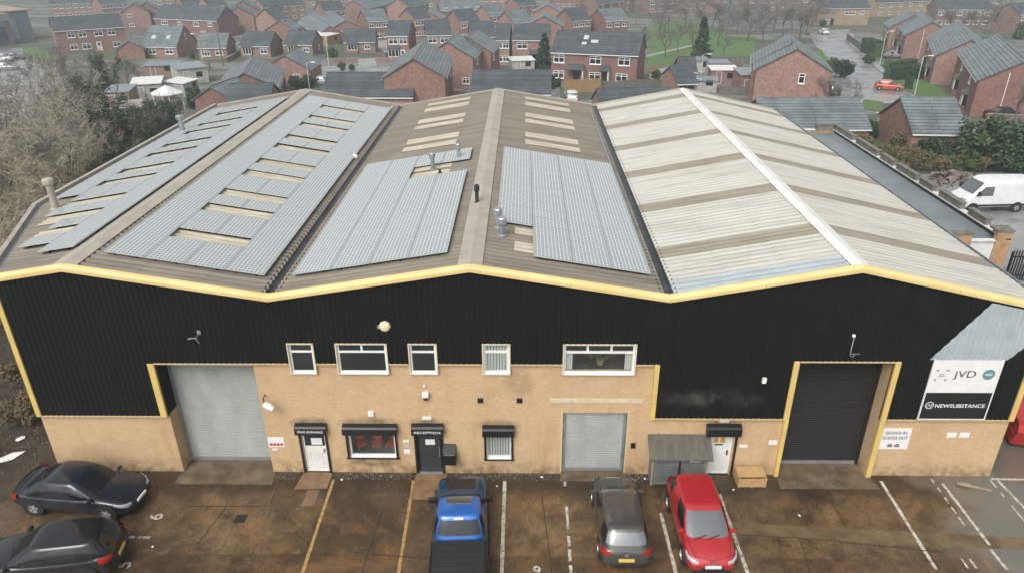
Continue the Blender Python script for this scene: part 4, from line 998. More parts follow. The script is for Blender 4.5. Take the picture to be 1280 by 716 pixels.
        small('door_handle', kw.get('handle', paint), t, -.02*L, -.02*L+.16, s*W/2-.02, s*W/2+.02, .80*h, .83*h, .008)
    for s in (1, -1):
        for xx in (.175*L, -.045*L, -.24*L):
            g = MB(); g.tube([(xx, s*(W/2+.001), .30*h), (xx+.01, s*(W/2+.003), .55*h), (xx+.03, s*(W/2-.012), .80*h)], .008, 4); g.build('door_seam', 'plastic', t)
    g = MB(); g.tube([(.27*L, -W*.42, .935*h), (.45*L, -W*.34, .79*h), (.485*L, 0, .715*h), (.45*L, W*.34, .79*h), (.27*L, W*.42, .935*h)], .007, 4); g.build('bonnet_seam', 'plastic', t)
    small('grille', 'plastic', t, .478*L, .503*L, -W*.22, W*.22, .34*h, .48*h, .02)
    small('bumper_trim', 'plastic', t, -.503*L, -.47*L, -W*.32, W*.32, .30*h, .40*h, .02)
    if plates:
        small('number_plate', 'plate_w', t, .500*L, .510*L, -.26, .26, .46*h, .57*h, .004); small('number_plate', 'plate_y', t, -.508*L, -.495*L, -.26, .26, .52*h, .63*h, .004)
    g = MB(); y0 = .46*W
    for s in (.02, .30): g.tube([(base[1]-.03, -W*.30+s*W*.9, zb+.085), (base[1]-.16, -W*.05+s*W*.9, zb+.135)], .011, 4)
    g.build('wiper', 'plastic', t)
    return t
# cars in the yard
def P3(px, py): return at(px, py)
# dark blue liftback and black crossover at the left
a, b = at(47, 642), at(137, 650); ya = math.atan2(b.y-a.y, b.x-a.x)
ya = -.093; c = Vector((-16.35, -1.68, 0))
navy = make_car('parked_car', 'dark navy liftback with silver wheels, nose towards the yard', 'car', 'cars parked in the yard', c, ya, 4.55, 1.80, 1.38, 'p_navy', 'lift', r=.325, glass='sideglass')
g = MB(); g.tube([(-.462*4.55,-.66,.905),(-.475*4.55,-.4,.945),(-.478*4.55,0,.955),(-.475*4.55,.4,.945),(-.462*4.55,.66,.905)], [.02,.04,.045,.04,.02], 6); g.build('spoiler', 'p_navy', navy)
a = at(8, 716); b = at(160, 703)
c = Vector((-15.62, -4.86, 0))
blk = make_car('parked_car', 'black crossover beside the navy liftback, tail towards the yard', 'car', 'cars parked in the yard', c, PI+.15, 4.40, 1.82, 1.55, 'p_black', 'suv', r=.35, glass='sideglass')
g = MB(); g.tube([(-1.45,0,1.555),(-1.6,0,1.68)], [.02,.008], 5); g.build('aerial', 'plastic', blk)
# grey hatchback
c = Vector((3.78, -2.85, 0))
polo = make_car('parked_car', 'dark grey hatchback parked tail out in front of the small grey shutter', 'car', 'cars parked in the yard', (3.37,-2.88,0), PI/2, 3.97, 1.68, 1.46, 'p_grey', 'hatch', r=.30)
g = MB(); g.lathe([(.075,-1.992),(.075,-1.999),(.055,-2.002),(0,-2.0)], (0,0,.80), 'x', 16); g.build('badge', 'chrome', polo)
g = MB(); g.tube([(-1.2,0,1.47),(-1.32,0,1.58)], [.018,.006], 5); g.build('aerial', 'plastic', polo)
# red hatchback
red = make_car('parked_car', 'red hatchback parked nose out near the plain white door', 'car', 'cars parked in the yard', (6.13,-3.08,0), -PI/2+.01, 3.95, 1.72, 1.48, 'p_red', 'hatch', r=.30, base=(-.48*3.95,.315*3.95), roof=(-.37*3.95,.055*3.95))
g = MB(); g.lathe([(.07,1.985),(.07,1.995),(0,1.995)], (0,0,.66), 'x', 16); g.build('badge', 'chrome', red)
g = MB(); g.tube([(-1.2,0,1.49),(-1.35,0,1.62)], [.018,.006], 5); g.build('aerial', 'plastic', red)
small('lower_grille', 'plastic', red, 1.93, 1.975, -.62, .62, .24, .36, .02)
# blue pick-up
t = empty('pickup_truck', (-2.16, -3.72, .012), PI/2+.05); tag(t, 'bright blue pick-up truck with a black ribbed bed cover', 'pickup truck', 'cars parked in the yard')
L, Wd = 5.35, 1.86
car_body(L, Wd, [(-.50,.80,.98,.50),(-.492,.93,1.06,.42),(-.45,.98,1.09,.38),(-.2,1.,1.09,.34),(0,1.,1.08,.34),(.2,1.,1.08,.34),(.27,.995,1.07,.34),(.40,.97,1.0,.36),(.465,.90,.88,.40),(.49,.80,.74,.44),(.5,.7,.66,.48)], 'p_deepblue', t)
greenhouse((-.165*L,.255*L), (-.085*L,.10*L), 1.0, 1.73, Wd/2*.93, Wd/2*.74, 'p_blue', t, wsb=40, glass='glass')
small('bonnet_scoop', 'p_black', t, .30*L, .405*L, -.50, .50, 1.02, 1.085, .03)
small('sunroof', 'carglass', t, .02*L, .085*L, -.44, .44, 1.755, 1.79, .012)
g = MB(); g.box(-.492*L, -.168*L, -.84, .84, 1.07, 1.125)
for i in range(6): g.box(-.48*L+i*.27, -.48*L+.03+i*.27, -.80, .80, 1.12, 1.14)
bevel(g.build('bed_cover', 'plastic', t), .015)
for s in (1, -1):
    g = MB(); g.tube([(-.49*L,s*.88,1.13),(-.168*L,s*.88,1.14)], .035, 6); g.build('bed_rail', 'black_gloss', t)
    o = small('wing_mirror', 'black_gloss', t, .185*L-.07, .185*L+.07, min(s*.84,s*1.13), max(s*.84,s*1.13), 1.06, 1.26, .035)
    small('step_bar', 'plastic', t, -.14*L, .2*L, min(s*.90,s*1.0), max(s*.90,s*1.0), .34, .40, .02)
    for x in (.315*L, -.30*L):
        g = MB(); g.lathe([(.46, s*(Wd/2-.12)),(.46, s*(Wd/2+.03)),(.34, s*(Wd/2+.03)),(.34, s*(Wd/2-.10))], (x,0,.40), 'y', 22, cap=False); g.build('wheel_arch', 'plastic', t); make_wheel(.38, .25, s, t, x, s*(Wd/2-.08))
    small('headlight', 'lens', t, .45*L, .489*L, min(s*.45,s*.70), max(s*.45,s*.70), .62, .74, .03)
small('brake_lamp', 'white', t, -.112*L, -.095*L, -.16, .16, 1.735, 1.775, .008)
g = MB(); g.tube([(.245*L,-.7,1.09),(.225*L,-.05,1.15)], .014, 4); g.tube([(.25*L,.05,1.09),(.225*L,.6,1.15)], .014, 4); g.build('wiper', 'plastic', t)

# white van by the annexe
def make_van(label, p, yaw):
    t = empty('white_van', p, yaw); tag(t, label, 'van'); L, Wd, H = 5.7, 2.02, 2.5
    st = [(-.5,.92,2.30,.45),(-.492,.97,2.42,.40),(-.45,.99,2.47,.38),(0,1.,2.50,.36),(.10,1.,2.49,.36),(.17,.99,2.44,.36),(.22,.985,2.25,.36)]
    g = MB(); n = 0
    for xf, wf, zt, zb in st+[(.30,.98,1.78,.36),(.36,.97,1.36,.36),(.42,.95,1.22,.36),(.475,.86,1.10,.38),(.495,.72,.95,.42),(.5,.64,.85,.46)]:
        w = Wd/2*wf; tall = zt > 1.6
        half = [(0,zb),(w*.9,zb),(w*.98,zb+.1),(w,zb+(min(zt,1.3)-zb)*.4),(w,min(zt-.12,1.15)),(w*.975,max(zt-.45,min(zt-.1,1.17))) ,(w*.93 if tall else w*.93,zt-.12 if tall else zt-.06),(w*.80,zt-.015),(w*.4,zt+.01),(0,zt+.015)]
        pts = half+[(-y,z) for y, z in half[-2:0:-1]]; n = len(pts); g.v += [(xf*L,y,z) for y, z in pts]
    k = 13
    for i in range(k-1):
        for j in range(n): g.f.append((i*n+j, i*n+(j+1)%n, (i+1)*n+(j+1)%n, (i+1)*n+j)); g.m.append(0)
    g.f.append(tuple(range(n-1,-1,-1))); g.m.append(0); g.f.append(tuple((k-1)*n+j for j in range(n))); g.m.append(0)
    o = g.build('body', 'p_white', t, smooth=True); s = o.modifiers.new('sub', 'SUBSURF'); s.levels = 1; s.render_levels = 2
    g = MB(); N_ = 6
    for i in range(N_+1):
        f = i/N_
        for yy in (-.80,-.5,0,.5,.80):
            x = (.352-.118*f)*L+.05-.05*(yy/.8)**2; z = 1.43+f*.82+.035
            g.v.append((x, yy*(1-.06*f), z))
    for i in range(N_):
        for j in range(4): g.f.append((i*5+j, i*5+j+1, i*5+j+6, i*5+j+5)); g.m.append(0)
    g.build('windscreen', 'carglass', t, smooth=True)
    for s in (1, -1):
        y = s*(Wd/2-.002)
        g = MB(); g.add([(.335*L,y*.985,1.34),(.10*L,y*1.004,1.34),(.10*L,y*.965,2.02),(.22*L,y*.955,2.02)], [(0,1,2,3)]); so = g.build('side_window', 'carglass', t); q = so.modifiers.new('thick', 'SOLIDIFY'); q.thickness = .03; q.offset = 0
        small('side_moulding', 'plastic', t, -.47*L, .38*L, min(s*.98,s*1.035), max(s*.98,s*1.035), .52, .66, .01)
        small('wing_mirror', 'plastic', t, .29*L, .315*L, min(s*1.02,s*1.25), max(s*1.02,s*1.25), 1.38, 1.72, .03)
        for x in (.33*L, -.27*L):
            g = MB(); g.lathe([(.42, s*(Wd/2-.12)),(.42, s*(Wd/2+.012)),(.32, s*(Wd/2+.012)),(.32, s*(Wd/2-.10))], (x,0,.38), 'y', 22, cap=False); g.build('wheel_arch', 'plastic', t); make_wheel(.35, .22, s, t, x, s*(Wd/2-.09))
        small('headlight', 'lens', t, .43*L, .478*L, min(s*.55,s*.92), max(s*.55,s*.92), .92, 1.12, .04)
    small('grille', 'plastic', t, .485*L, .505*L, -.5, .5, .62, .86, .02); small('bumper', 'plastic', t, .46*L, .508*L, -.9, .9, .38, .56, .04)
    return t
a = at(1212, 262); b = at(1275, 268)
make_van('white high-roof panel van parked beside the grey flat-roofed annexe', (35.5, 30.7, -.2), PI+.07)

# far cars
def far(label, p, yaw, paint, style='hatch', L=4.1, H=1.48, g_='cars parked among the houses'):
    return make_car('parked_car', label, 'car', g_, p, yaw, L, 1.75, H, paint, style)
far('orange-red hatchback turning at the bend of the residential road', at(1110,113), -.42, 'p_orange')
far('silver car half hidden behind the long dark-tiled bungalow roof', at(400,107), PI+.12, 'p_silver', 'lift', 4.5)
far('white car parked behind the warehouse below the timber fence', at(714,126), PI/2, 'p_white', 'hatch')
far('black car parked behind the wall beside the brick gable house', at(1254,149), .1, 'p_black', 'lift', 4.5)
far('grey people carrier parked beside the big stepped gable house', at(1037,118), PI/2, 'p_dark', 'suv', 4.3, 1.65)
far('white car at the far head of the residential road', at(1029,43), PI/2, 'p_white')
far('pale silver car parked under the gable at the hedge', at(1118,73), .1, 'p_silver', 'lift', 4.4)
far('dark car parked on the forecourt of the far terrace', at(462,34), .2, 'p_dark', 'hatch')
far('white car in the far left yard nearest the shed', at(4,77), .1, 'p_white')
far('dark grey car in the far left yard', at(20,75), .15, 'p_dark', 'lift', 4.4)
far('silver car in the left yard behind the bare shrubs', at(10,88), .1, 'p_silver')
far('white car low in the left yard behind the bare shrubs', at(8,128), .2, 'p_white', 'suv', 4.4, 1.65)
far('dark car low at the left edge of the yard behind bare shrubs', at(-2,118), .2, 'p_dark')

# ------------------------------------------------------------------ things in the yard
t = empty('bin_store', (5.88, -.10, .02), .0); tag(t, 'low grey bin shed with a mossy sloping roof behind the red hatchback', 'bin store')
g = MB()
for x0, x1, y0, y1 in ((-1.05,-.97,-.55,-.47),(.97,1.05,-.55,-.47),(-1.05,-.97,.02,.06),(.97,1.05,.02,.06)): g.box(x0,x1,y0,y1,0,1.35 if y0 < 0 else 1.9)
g.build('post', mat('pale_weathered_timber', (.30,.25,.19), .8), t)
for s in (-1, 1):
    g = MB(); g.extrude_x([(-.47,0),(-.47,1.33),(.04,1.72),(.04,0)][::-1], s*1.01-.02, s*1.01+.02); g.build('side_panel', 'shedpanel', t)
    g = MB()
    for i in range(11): g.box(s*.50-.45, s*.50+.45, -.56+(i%2)*.01, -.53, .06+i*.115, .15+i*.115)
    for x in (s*.5-.45, s*.5+.38): g.box(x, x+.07, -.575, -.53, .04, 1.33)
    g.box(s*.5-.45, s*.5+.45, -.578, -.53, 1.24, 1.33)
    d = g.build('slatted_door', 'shedpanel', t)
g = MB()
for i in range(21):
    x = -1.18+i*.1123; g.extrude_x([(-.72,1.30+(i%2)*.015),(-.72,1.36+(i%2)*.015),(.08,1.93+(i%2)*.015),(.08,1.87)][::-1], x, x+.112)
g.build('shed_roof', 'shedroof', t)
g = MB(); g.box(.35,.75,-.59,-.575,1.16,1.26); g.build('notice', 'white', t)
t = empty('pallet_box', (8.66, -.42, .012), .02); tag(t, 'pale timber pallet crate standing against the brick beside the plain white door', 'crate')
g = MB()
for i in range(7): g.box(-.52, .52, -.30+i*.088, -.222+i*.088, .48, .505)
g.build('lid', 'timber', t)
g = MB()
for z in (.10,.235,.37): g.box(-.52,.52,-.335,-.305,z-.06,z+.06); g.box(-.52,.52,.27,.30,z-.06,z+.06); g.box(-.53,-.505,-.305,.27,z-.06,z+.06); g.box(.505,.53,-.305,.27,z-.06,z+.06)
for x in (-.5,0,.5): g.box(x-.03,x+.03,-.355,-.336,.02,.48)
g.build('side', 'timber', t)
g = MB(); g.tube([(-.45,-.28,.515),(0,.2,.515)], .03, 4); g.tube([(.45,-.28,.515),(0,.2,.515)], .03, 4); g.build('brace', 'timber', t)
g = MB(); g.box(-.2,.2,-.2,.2,0,.008)
for i in range(3): g.box(-.17,.17,-.16+i*.12,-.12+i*.12,.008,.014)
p = at(301,648); tag(g.build('drain_cover', mat('iron_cover', (.02,.018,.016), .6), None, (p.x,p.y,.008)), 'dark square iron drain cover in the stained concrete', 'drain cover')
# litter
rr = random.Random(21)
for i, (px, py, lab) in enumerate([(191,684,'white paper scrap between the bay numbers 5 and 6'), (427,600,'paper scrap at the foot of the staff door line'), (677,597,'white scrap on the gravel left of the small grey shutter'), (806,599,'small white bottle beside the bin shed'), (916,613,'white scrap in front of the pallet crate'), (999,645,'lone white cup on the bare brown concrete'), (25,549,'white plastic sheet caught in the undergrowth left of the wall'), (8,574,'long white plastic strip in the undergrowth at the left edge'), (621,608,'tiny scrap beside the blue pick-up')]):
    p = at(px, py); g = MB(); k = 6; s = .26 if i == 6 else (.36 if i == 7 else .07)
    pts = [(s*rr.uniform(.5,1.1)*math.cos(2*PI*j/k)*(1.8 if i == 7 else 1), s*rr.uniform(.5,1.1)*math.sin(2*PI*j/k)*.8, rr.uniform(.0,.06)) for j in range(k)]+[(0,0,.05)]
    g.add(pts, [(j,(j+1)%k,k) for j in range(k)]); o = g.build('litter_scrap', 'cam_white', None, (p.x,p.y,.02), rr.uniform(0,6)); tag(o, lab, 'litter', 'litter in the yard')
    q = o.modifiers.new('t', 'SOLIDIFY'); q.thickness = .006
p, q = at(1202,606), at(1232,612)
t = empty('timber_offcut', (p+q)/2, math.atan2(q.y-p.y, q.x-p.x)); tag(t, 'pale broken timber offcut lying on the wet concrete by the far right bays', 'timber')
g = MB(); g.extrude_y([(-.55,.012),(.6,.012),(.6,.03),(.1,.06),(-.5,.07)], -.05, .05); g.extrude_y([(-.6,.07),(-.1,.07),(-.15,.11),(-.58,.10)], -.12, .04); g.build('plank', 'plank', t)
# right edge: skip, container, hoop
t = empty('waste_skip', (21.15, 3.0, .012), -.28); tag(t, 'red steel waste skip beside the right corner of the warehouse', 'skip')
g = MB(); pr = [(-1.55,.18),(-1.9,1.0),(-1.75,1.45),(1.75,1.45),(1.9,1.0),(1.55,.18)]
g.extrude_x([(a,b) for a, b in pr], -.95, .95); bevel(g.build('bin', 'redskip', t), .03)
g = MB(); g.box(-1.0,1.0,-1.82,-1.74,1.40,1.50); g.box(-1.0,1.0,1.74,1.82,1.40,1.50); g.box(-1.02,-.95,-1.8,1.8,1.38,1.5); g.box(.95,1.02,-1.8,1.8,1.38,1.5); g.box(-1.0,-.96,-1.6,1.6,.75,.83); g.build('rim', 'redskip', t)
g = MB(); g.box(-.8,.8,-1.4,1.4,.0,.16); g.build('skid', 'plastic', t)
t = empty('steel_container', (22.4, 9.0, .012), .0); tag(t, 'grey corrugated steel container behind the red skip', 'container')
g = MB(); g.box(-1.2,1.2,-3,3,.1,2.5); g.build('shell', 'galv', t); g = MB()
for i in range(24): g.box(-1.23,-1.2,-2.95+i*.25,-2.85+i*.25,.2,2.4); g.box(-1.15,1.15,-2.95+i*.25,-2.85+i*.25,2.5,2.53)
for i in range(9): g.box(-1.15+i*.27,-1.05+i*.27,-3.03,-3.0,.2,2.4)
g.build('rib', 'galv', t)
t = empty('hoop_barrier', (19.05,-1.35,.012), .9); tag(t, 'bare galvanised hoop barrier at the right edge of the yard', 'barrier')
g = MB(); g.tube([(-.25,0,0),(-.25,0,.75),(-.18,0,.88),(.18,0,.88),(.25,0,.75),(.25,0,0)], .03, 8); g.build('hoop', 'galv', t); g = MB(); g.tube([(-.25,0,.4),(.25,0,.4)], .02, 6); g.build('cross_rail', 'galv', t)

# chairs and plant behind the clear windows
for i, (x, lab) in enumerate(((-6.45,'orange chair at the left behind the low reception window'), (-5.75,'orange chair in the middle behind the low reception window'), (-5.12,'orange chair at the right behind the low reception window'))):
    t = empty('orange_chair', (x, .72, .92), .4-.4*i); tag(t, lab, 'chair', 'orange chairs behind the low window')
    om = 'p_orange'; g = MB(); g.lathe([(.0,-.05),(.16,-.04),(.20,0),(.16,.04),(0,.05)], (0,0,.32), 'y', 16); g.build('backrest', om, t); g = MB(); g.box(-.19,.19,-.40,.02,.06,.10); bevel(g.build('seat', om, t), .02)
    for sx in (-.15,.15):
        for sy in (-.35,0): g = MB(); g.tube([(sx,sy,-.12),(sx,sy,.07)], .014, 5); g.build('leg', 'galv', t)
def leafy(g, c, r, n, size, rnd, sq=(1,1,1)):
    for _ in range(n):
        v = Vector((rnd.gauss(0,1), rnd.gauss(0,1), rnd.gauss(0,1))).normalized()*r*(rnd.random()**.4)
        p = Vector((c[0]+v.x*sq[0], c[1]+v.y*sq[1], c[2]+v.z*sq[2])); a = Vector((rnd.gauss(0,1), rnd.gauss(0,1), rnd.gauss(0,1))).normalized(); b = a.orthogonal().normalized(); s = size*rnd.uniform(.6,1.3)
        g.add([p-a*s, p+b*s*.5, p+a*s, p-b*s*.5], [(0,1,2,3)])
t = empty('pot_plant', (2.8,.45,4.75)); tag(t, 'leafy pot plant behind the widest upper window', 'plant')
g = MB(); rn = random.Random(5); leafy(g, (0,0,.5), .36, 260, .07, rn, (1.6,.7,.8)); g.build('foliage', mat('plant_leaf', (.12,.16,.09), .6), t); g = MB(); g.lathe([(.10,0),(.14,.2),(.14,.22)], n=12); g.build('pot', 'tan', t)
for x, lab in ((1.62,'pale folded blind at the left side of the widest upper window'), (3.78,'pale folded blind at the right side of the widest upper window')):
    g = MB()
    for i in range(4): g.box(x-.14+i*.07, x-.08+i*.07, .07, .10, 4.78, 5.5)
    tag(g.build('window_blind', 'blind'), lab, 'blind')
# ------------------------------------------------------------------ flat-roofed annexe
AX0, AX1, AY0, AY1 = 18.22, 26.75, 14.9, 39.6
def y_on(px, x, z):
    lo, hi = AY0-3, AY1+8
    for _ in range(40):
        m = (lo+hi)/2; d = Vector((x,m,z))-CAM; q = 640+CF*d.dot(_R)/d.dot(_F)
        if q > px: lo = m
        else: hi = m
    return (lo+hi)/2
AN = empty('annexe', ((AX0+AX1)/2, (AY0+AY1)/2, 0)); tag(AN, 'low flat-roofed annexe with a stepped stone-topped parapet beside the pale roof', 'annexe')
AP = -AN.location
def A(mb, name, m, par=None):
    o = mb.build(name, m, par or AN)
    if par is None: o.location = AP
    return o
g = MB(); g.box(AX0, AX1, AY1-.3, AY1, -1.5, 3.7); g.box(AX1-.3, AX1, AY0+.3, AY1-.3, -1.5, 3.7); g.box(AX0, 24.58, AY0, AY0+.3, -.5, 4.0); g.box(25.93, AX1, AY0, AY0+.3, -.5, 4.0); g.box(24.58, 25.93, AY0+.1, AY0+.3, -.5, .9)
A(g, 'wall', 'orange_brick')
g = MB(); g.box(24.58, 25.93, AY0+.1, AY0+.3, 2.0, 3.6); A(g, 'fascia_panel', 'whitepaint')
g = MB(); frame_bars(g, 24.58, 25.93, .9, 2.0, AY0+.12, AY0+.2, .07, None, 2); w_ = A(g, 'window', 'white'); g = MB(); g.box(24.585,25.8,AY0+.16,AY0+.18,.95,1.95); A(g, 'pane', 'glass', w_)
g = MB(); g.box(AX0, AX1-.3, AY0+.3, AY1-.3, 3.40, 3.5); A(g, 'flat_roof', 'felt')
g = MB(); g.box(AX1-.34, AX1+.03, AY0, AY1+.03, 3.7, 3.76); g.box(AX0, AX1-.34, AY1-.33, AY1+.03, 3.7, 3.76); g.box(24.58,25.93,AY0-.02,AY0+.32,3.60,3.66); A(g, 'coping', 'ridgew')
g = MB(); g.box(AX1-.33, AX1-.305, AY0+.3, AY1-.3, 3.5, 3.66); A(g, 'lead_flashing', 'black_gloss')
for x0, x1 in ((0,1068),(1073,1099),(1104,1119),(1124,1148),(1153,1170),(1178,1205),(1215,1237)):
    y1, y0 = (AY1 if not x0 else y_on(x0, 26.6, 4.2)), y_on(x1, 26.6, 4.2)
    if y1-y0 < .4: continue
    g = MB(); g.box(AX1-.30, AX1+.0, y0, y1, 3.76, 4.12); b = A(g, 'parapet_block', 'stone'); g = MB(); g.box(AX1-.34, AX1+.04, y0-.05, y1+.05, 4.12, 4.19); A(g, 'coping_stone', 'stone', b)
g = MB(); g.box(24.85, AX1-.46, AY1-.4, AY1, 3.76, 4.16); b = A(g, 'parapet_block', 'stone'); g = MB(); g.box(24.8, AX1-.47, AY1-.45, AY1+.05, 4.16, 4.25); A(g, 'coping_stone', 'stone', b)
g = MB(); g.box(AX1-.85, AX1+.0, AY0, AY0+.5, 4.0, 4.16); b = A(g, 'parapet_block', 'orange_brick'); g = MB(); g.box(AX1-.9, AX1+.05, AY0-.05, AY0+.75, 4.16, 4.27); A(g, 'coping_stone', 'stone', b)
g = MB(); g.box(21.2, 24.6, AY0-.05, AY0+.35, 4.0, 4.12); b = A(g, 'parapet_block', 'stone')
g = MB(); g.lathe([(.12,-.01),(.16,-.12),(.02,-.16)], (23.6, AY0, 3.4), 'y', 12); A(g, 'security_lamp', 'plastic')
# palisade fence right of the annexe
p = at(1256, 352); t = empty('palisade_fence', (p.x, p.y, .01)); tag(t, 'black steel palisade fence in front of the annexe at the right edge', 'fence')
g = MB()
for i in range(60):
    x = i*.16; g.extrude_y([(x-.04,.05),(x+.04,.05),(x+.04,1.9),(x,2.05),(x-.04,1.9)], -.02, .02)
g.build('pale', 'black_gloss', t); g = MB(); g.box(-.05,9.6,.02,.06,.35,.42); g.box(-.05,9.6,.02,.06,1.55,1.62); g.build('rail', 'black_gloss', t)
for i in range(5): g = MB(); g.box(i*2.35-.04,i*2.35+.04,.06,.14,0,1.9); g.build('post', 'black_gloss', t)

# ------------------------------------------------------------------ houses
_wm = {}; _hc = 0
def win_mesh(w, h, n, m):
    k = (round(w,2), round(h,2), n, m)
    if k not in _wm:
        g = MB(); frame_bars(g, -w/2, w/2, -h/2, h/2, -.05, .06, .10, h*.18 if h > .9 else None, n, True); g.box(-w/2-.08, w/2+.08, -.12, .02, -h/2-.1, -h/2)
        p = MB(); p.box(-w/2+.05, w/2-.05, -.01, .03, -h/2+.05, h/2-.05); _wm[k] = (g.mesh('window', m), p.mesh('pane', 'glass'))
    return _wm[k]
def door_mesh(m):
    k = ('door', m)
    if k not in _wm:
        g = MB(); frame_bars(g, -.5, .5, 0, 2.1, -.05, .06, .08); g.box(-.42,.42,-.02,.05,.08,2.02); p = MB(); p.box(-.25,.25,-.035,-.021,1.25,1.85); _wm[k] = (g.mesh('door', m), p.mesh('pane', 'glass'))
    return _wm[k]
def house(label, Apx, Bpx, he, hr, hw, wins=(), doors=(), wall='red_brick', roof='slate', cat='house', group='houses behind the warehouse', name='house', porch=(), sky=(), chim=None, ov=.28, yaw=None, bay=(), trim='white', ln=None, barge='verge_dark'):
    global _hc
    _hc += 1
    if wall == 'red_brick': wall = ('red_brick','pink_brick','red_brick','dark_brick','pink_brick')[_hc % 5]
    pa = at(*Apx, hr); pb = at(*Bpx, hr); d = pb-pa; d.z = 0
    if ln: pa = pa; pb = pa+d.normalized()*ln; d = pb-pa
    L = d.length; rz = math.atan2(d.y, d.x) if yaw is None else yaw
    if yaw is not None:
        mid = (pa+pb)/2
    mid = (pa+pb)/2; z = tz(mid.y)
    t = empty(name, (mid.x, mid.y, z), rz); tag(t, label, cat, group); hl = L/2
    g = MB(); g.extrude_x([(-hw,-1.2),(hw,-1.2),(hw,he),(0,hr-.12),(-hw,he)], -hl, hl); g.build('wall', wall, t)
    s = (hr-he)/hw; g = MB(); o_ = hw+ov
    for sg in (-1, 1):
        pts = [(0,hr),(sg*o_,hr-s*o_),(sg*o_,hr-s*o_+.13),(0,hr+.14)]
        g.extrude_x(pts if sg < 0 else pts[::-1], -hl-.15, hl+.15)
    g.box(-hl-.15, hl+.15, -.11, .11, hr+.10, hr+.20)
    r = g.build('roof', roof, t)
    ze = hr-s*o_
    for sg in (-1, 1): g = MB(); y = sg*(o_+.03); g.box(-hl-.12, hl+.12, min(y,y-sg*.10), max(y,y-sg*.10), ze-.10, ze+.03); g.build('gutter', trim, t)
    for sx in (-1, 1):
        g = MB()
        x = sx*(hl+.16)
        for sg in (-1, 1):
            pts = [(0,hr-.07),(sg*o_,ze-.07),(sg*o_,ze+.04),(0,hr+.04)]; g.extrude_x(pts if sg < 0 else pts[::-1], min(x,x-sx*.05), max(x,x-sx*.05))
        g.build('bargeboard', barge, t)
    def place(face, u, zc, off=.0):
        if face == 'f': return ((u-.5)*L, -hw-off, zc), 0
        if face == 'k': return ((.5-u)*L, hw+off, zc), PI
        if face == 'a': return (-hl-off, (.5-u)*2*hw, zc), -PI/2
        return (hl+off, (u-.5)*2*hw, zc), PI/2
    for w in wins:
        face, u, zc, ww, hh = w[:5]; n = w[5] if len(w) > 5 else 2
        loc, rw = place(face, u, zc, .0); m1, m2 = win_mesh(ww, hh, n, trim if trim != 'black_gloss' else 'white')
        f = link('window', m1, t, loc, rw); link('pane', m2, f)
    for face, u, m in doors:
        loc, rw = place(face, u, 0.0); m1, m2 = door_mesh(m); f = link('door', m1, t, loc, rw); link('pane', m2, f)
    for u, w, m in porch:     # lean-to porch on the front
        x = (u-.5)*L; g = MB(); pts = [(-hw-1.3,2.25),(-hw-.002,2.95),(-hw-.002,3.07),(-hw-1.35,2.36)]; g.extrude_x(pts, x-w/2, x+w/2); p = g.build('porch_roof', m, t)
        g = MB(); g.box(x+w/2-.25, x+w/2-.08, -hw-1.2, -hw, 0, 2.35); g.build('porch_post', 'white', p)
        m1, m2 = door_mesh('plastic'); f = link('door', m1, t, (x, -hw, 0))
    for u, w, dpt in bay:     # bay window with a small roof
        x = (u-.5)*L; g = MB(); g.box(x-w/2, x+w/2, -hw-dpt, -hw, -.5, .75); b = g.build('bay', wall, t)
        g = MB(); frame_bars(g, x-w/2, x+w/2, .75, 2.2, -hw-dpt, -hw-dpt+.1, .1, None, 3); f = g.build('bay_window', 'white', b); g = MB(); g.box(x-w/2+.04, x+w/2-.04, -hw-dpt+.04, -hw, .78, 2.17); g.build('pane', 'glass', b)
        g = MB(); pts = [(-hw-dpt-.15,2.2),(-hw,2.2),(-hw,2.75),(-hw-dpt-.15,2.32)]; g.extrude_x(pts, x-w/2-.1, x+w/2+.1); g.build('bay_roof', roof, b)
    for u, v, w, h in sky:    # roof windows on the front slope: v = fraction down the slope
        x = (u-.5)*L; y = -o_*v; zz = hr-s*o_*v; ny, nz = -s, 1; ln_ = math.hypot(s, 1)
        g = MB(); dy = h/2/ln_; dz = s*dy; e = .15
        q = [(x-w/2, y-dy, zz-dz+e), (x+w/2, y-dy, zz-dz+e), (x+w/2, y+dy, zz+dz+e), (x-w/2, y+dy, zz+dz+e)]
        g.add(q+[(a,b,c-.1) for a,b,c in q], [(0,1,2,3),(7,6,5,4),(0,4,5,1),(1,5,6,2),(2,6,7,3),(3,7,4,0)]); g.build('roof_window', mat_sky, r)
    if chim is not None:
        x = (chim-.5)*L; g = MB(); g.box(x-.35, x+.35, -.3, .3, hr-.4, hr+.9); c = g.build('chimney', wall, r); g = MB(); g.lathe([(.11,hr+.9),(.09,hr+1.2)], (x,0,0), n=8); g.build('chimney_pot', 'rust', c)
    return t
mat_sky = mat('skylight_pane', (.45,.48,.5), .1)
def two(n, w=1.5, face='f', h=1.1): return [(face, (i+.5)/n, z, w, h) for i in range(n) for z in (1.35, 3.85)]
def up(n, w=1.5, h=1.1): return [('f', (i+.5)/n, 3.85, w, h) for i in range(n)]
def one(n, w=1.6, h=1.15): return [('f', (i+.5)/n, 1.4, w, h) for i in range(n)]
H2 = dict(he=4.9, hr=7.2, hw=3.9); H1 = dict(he=2.5, hr=4.7, hw=3.8)
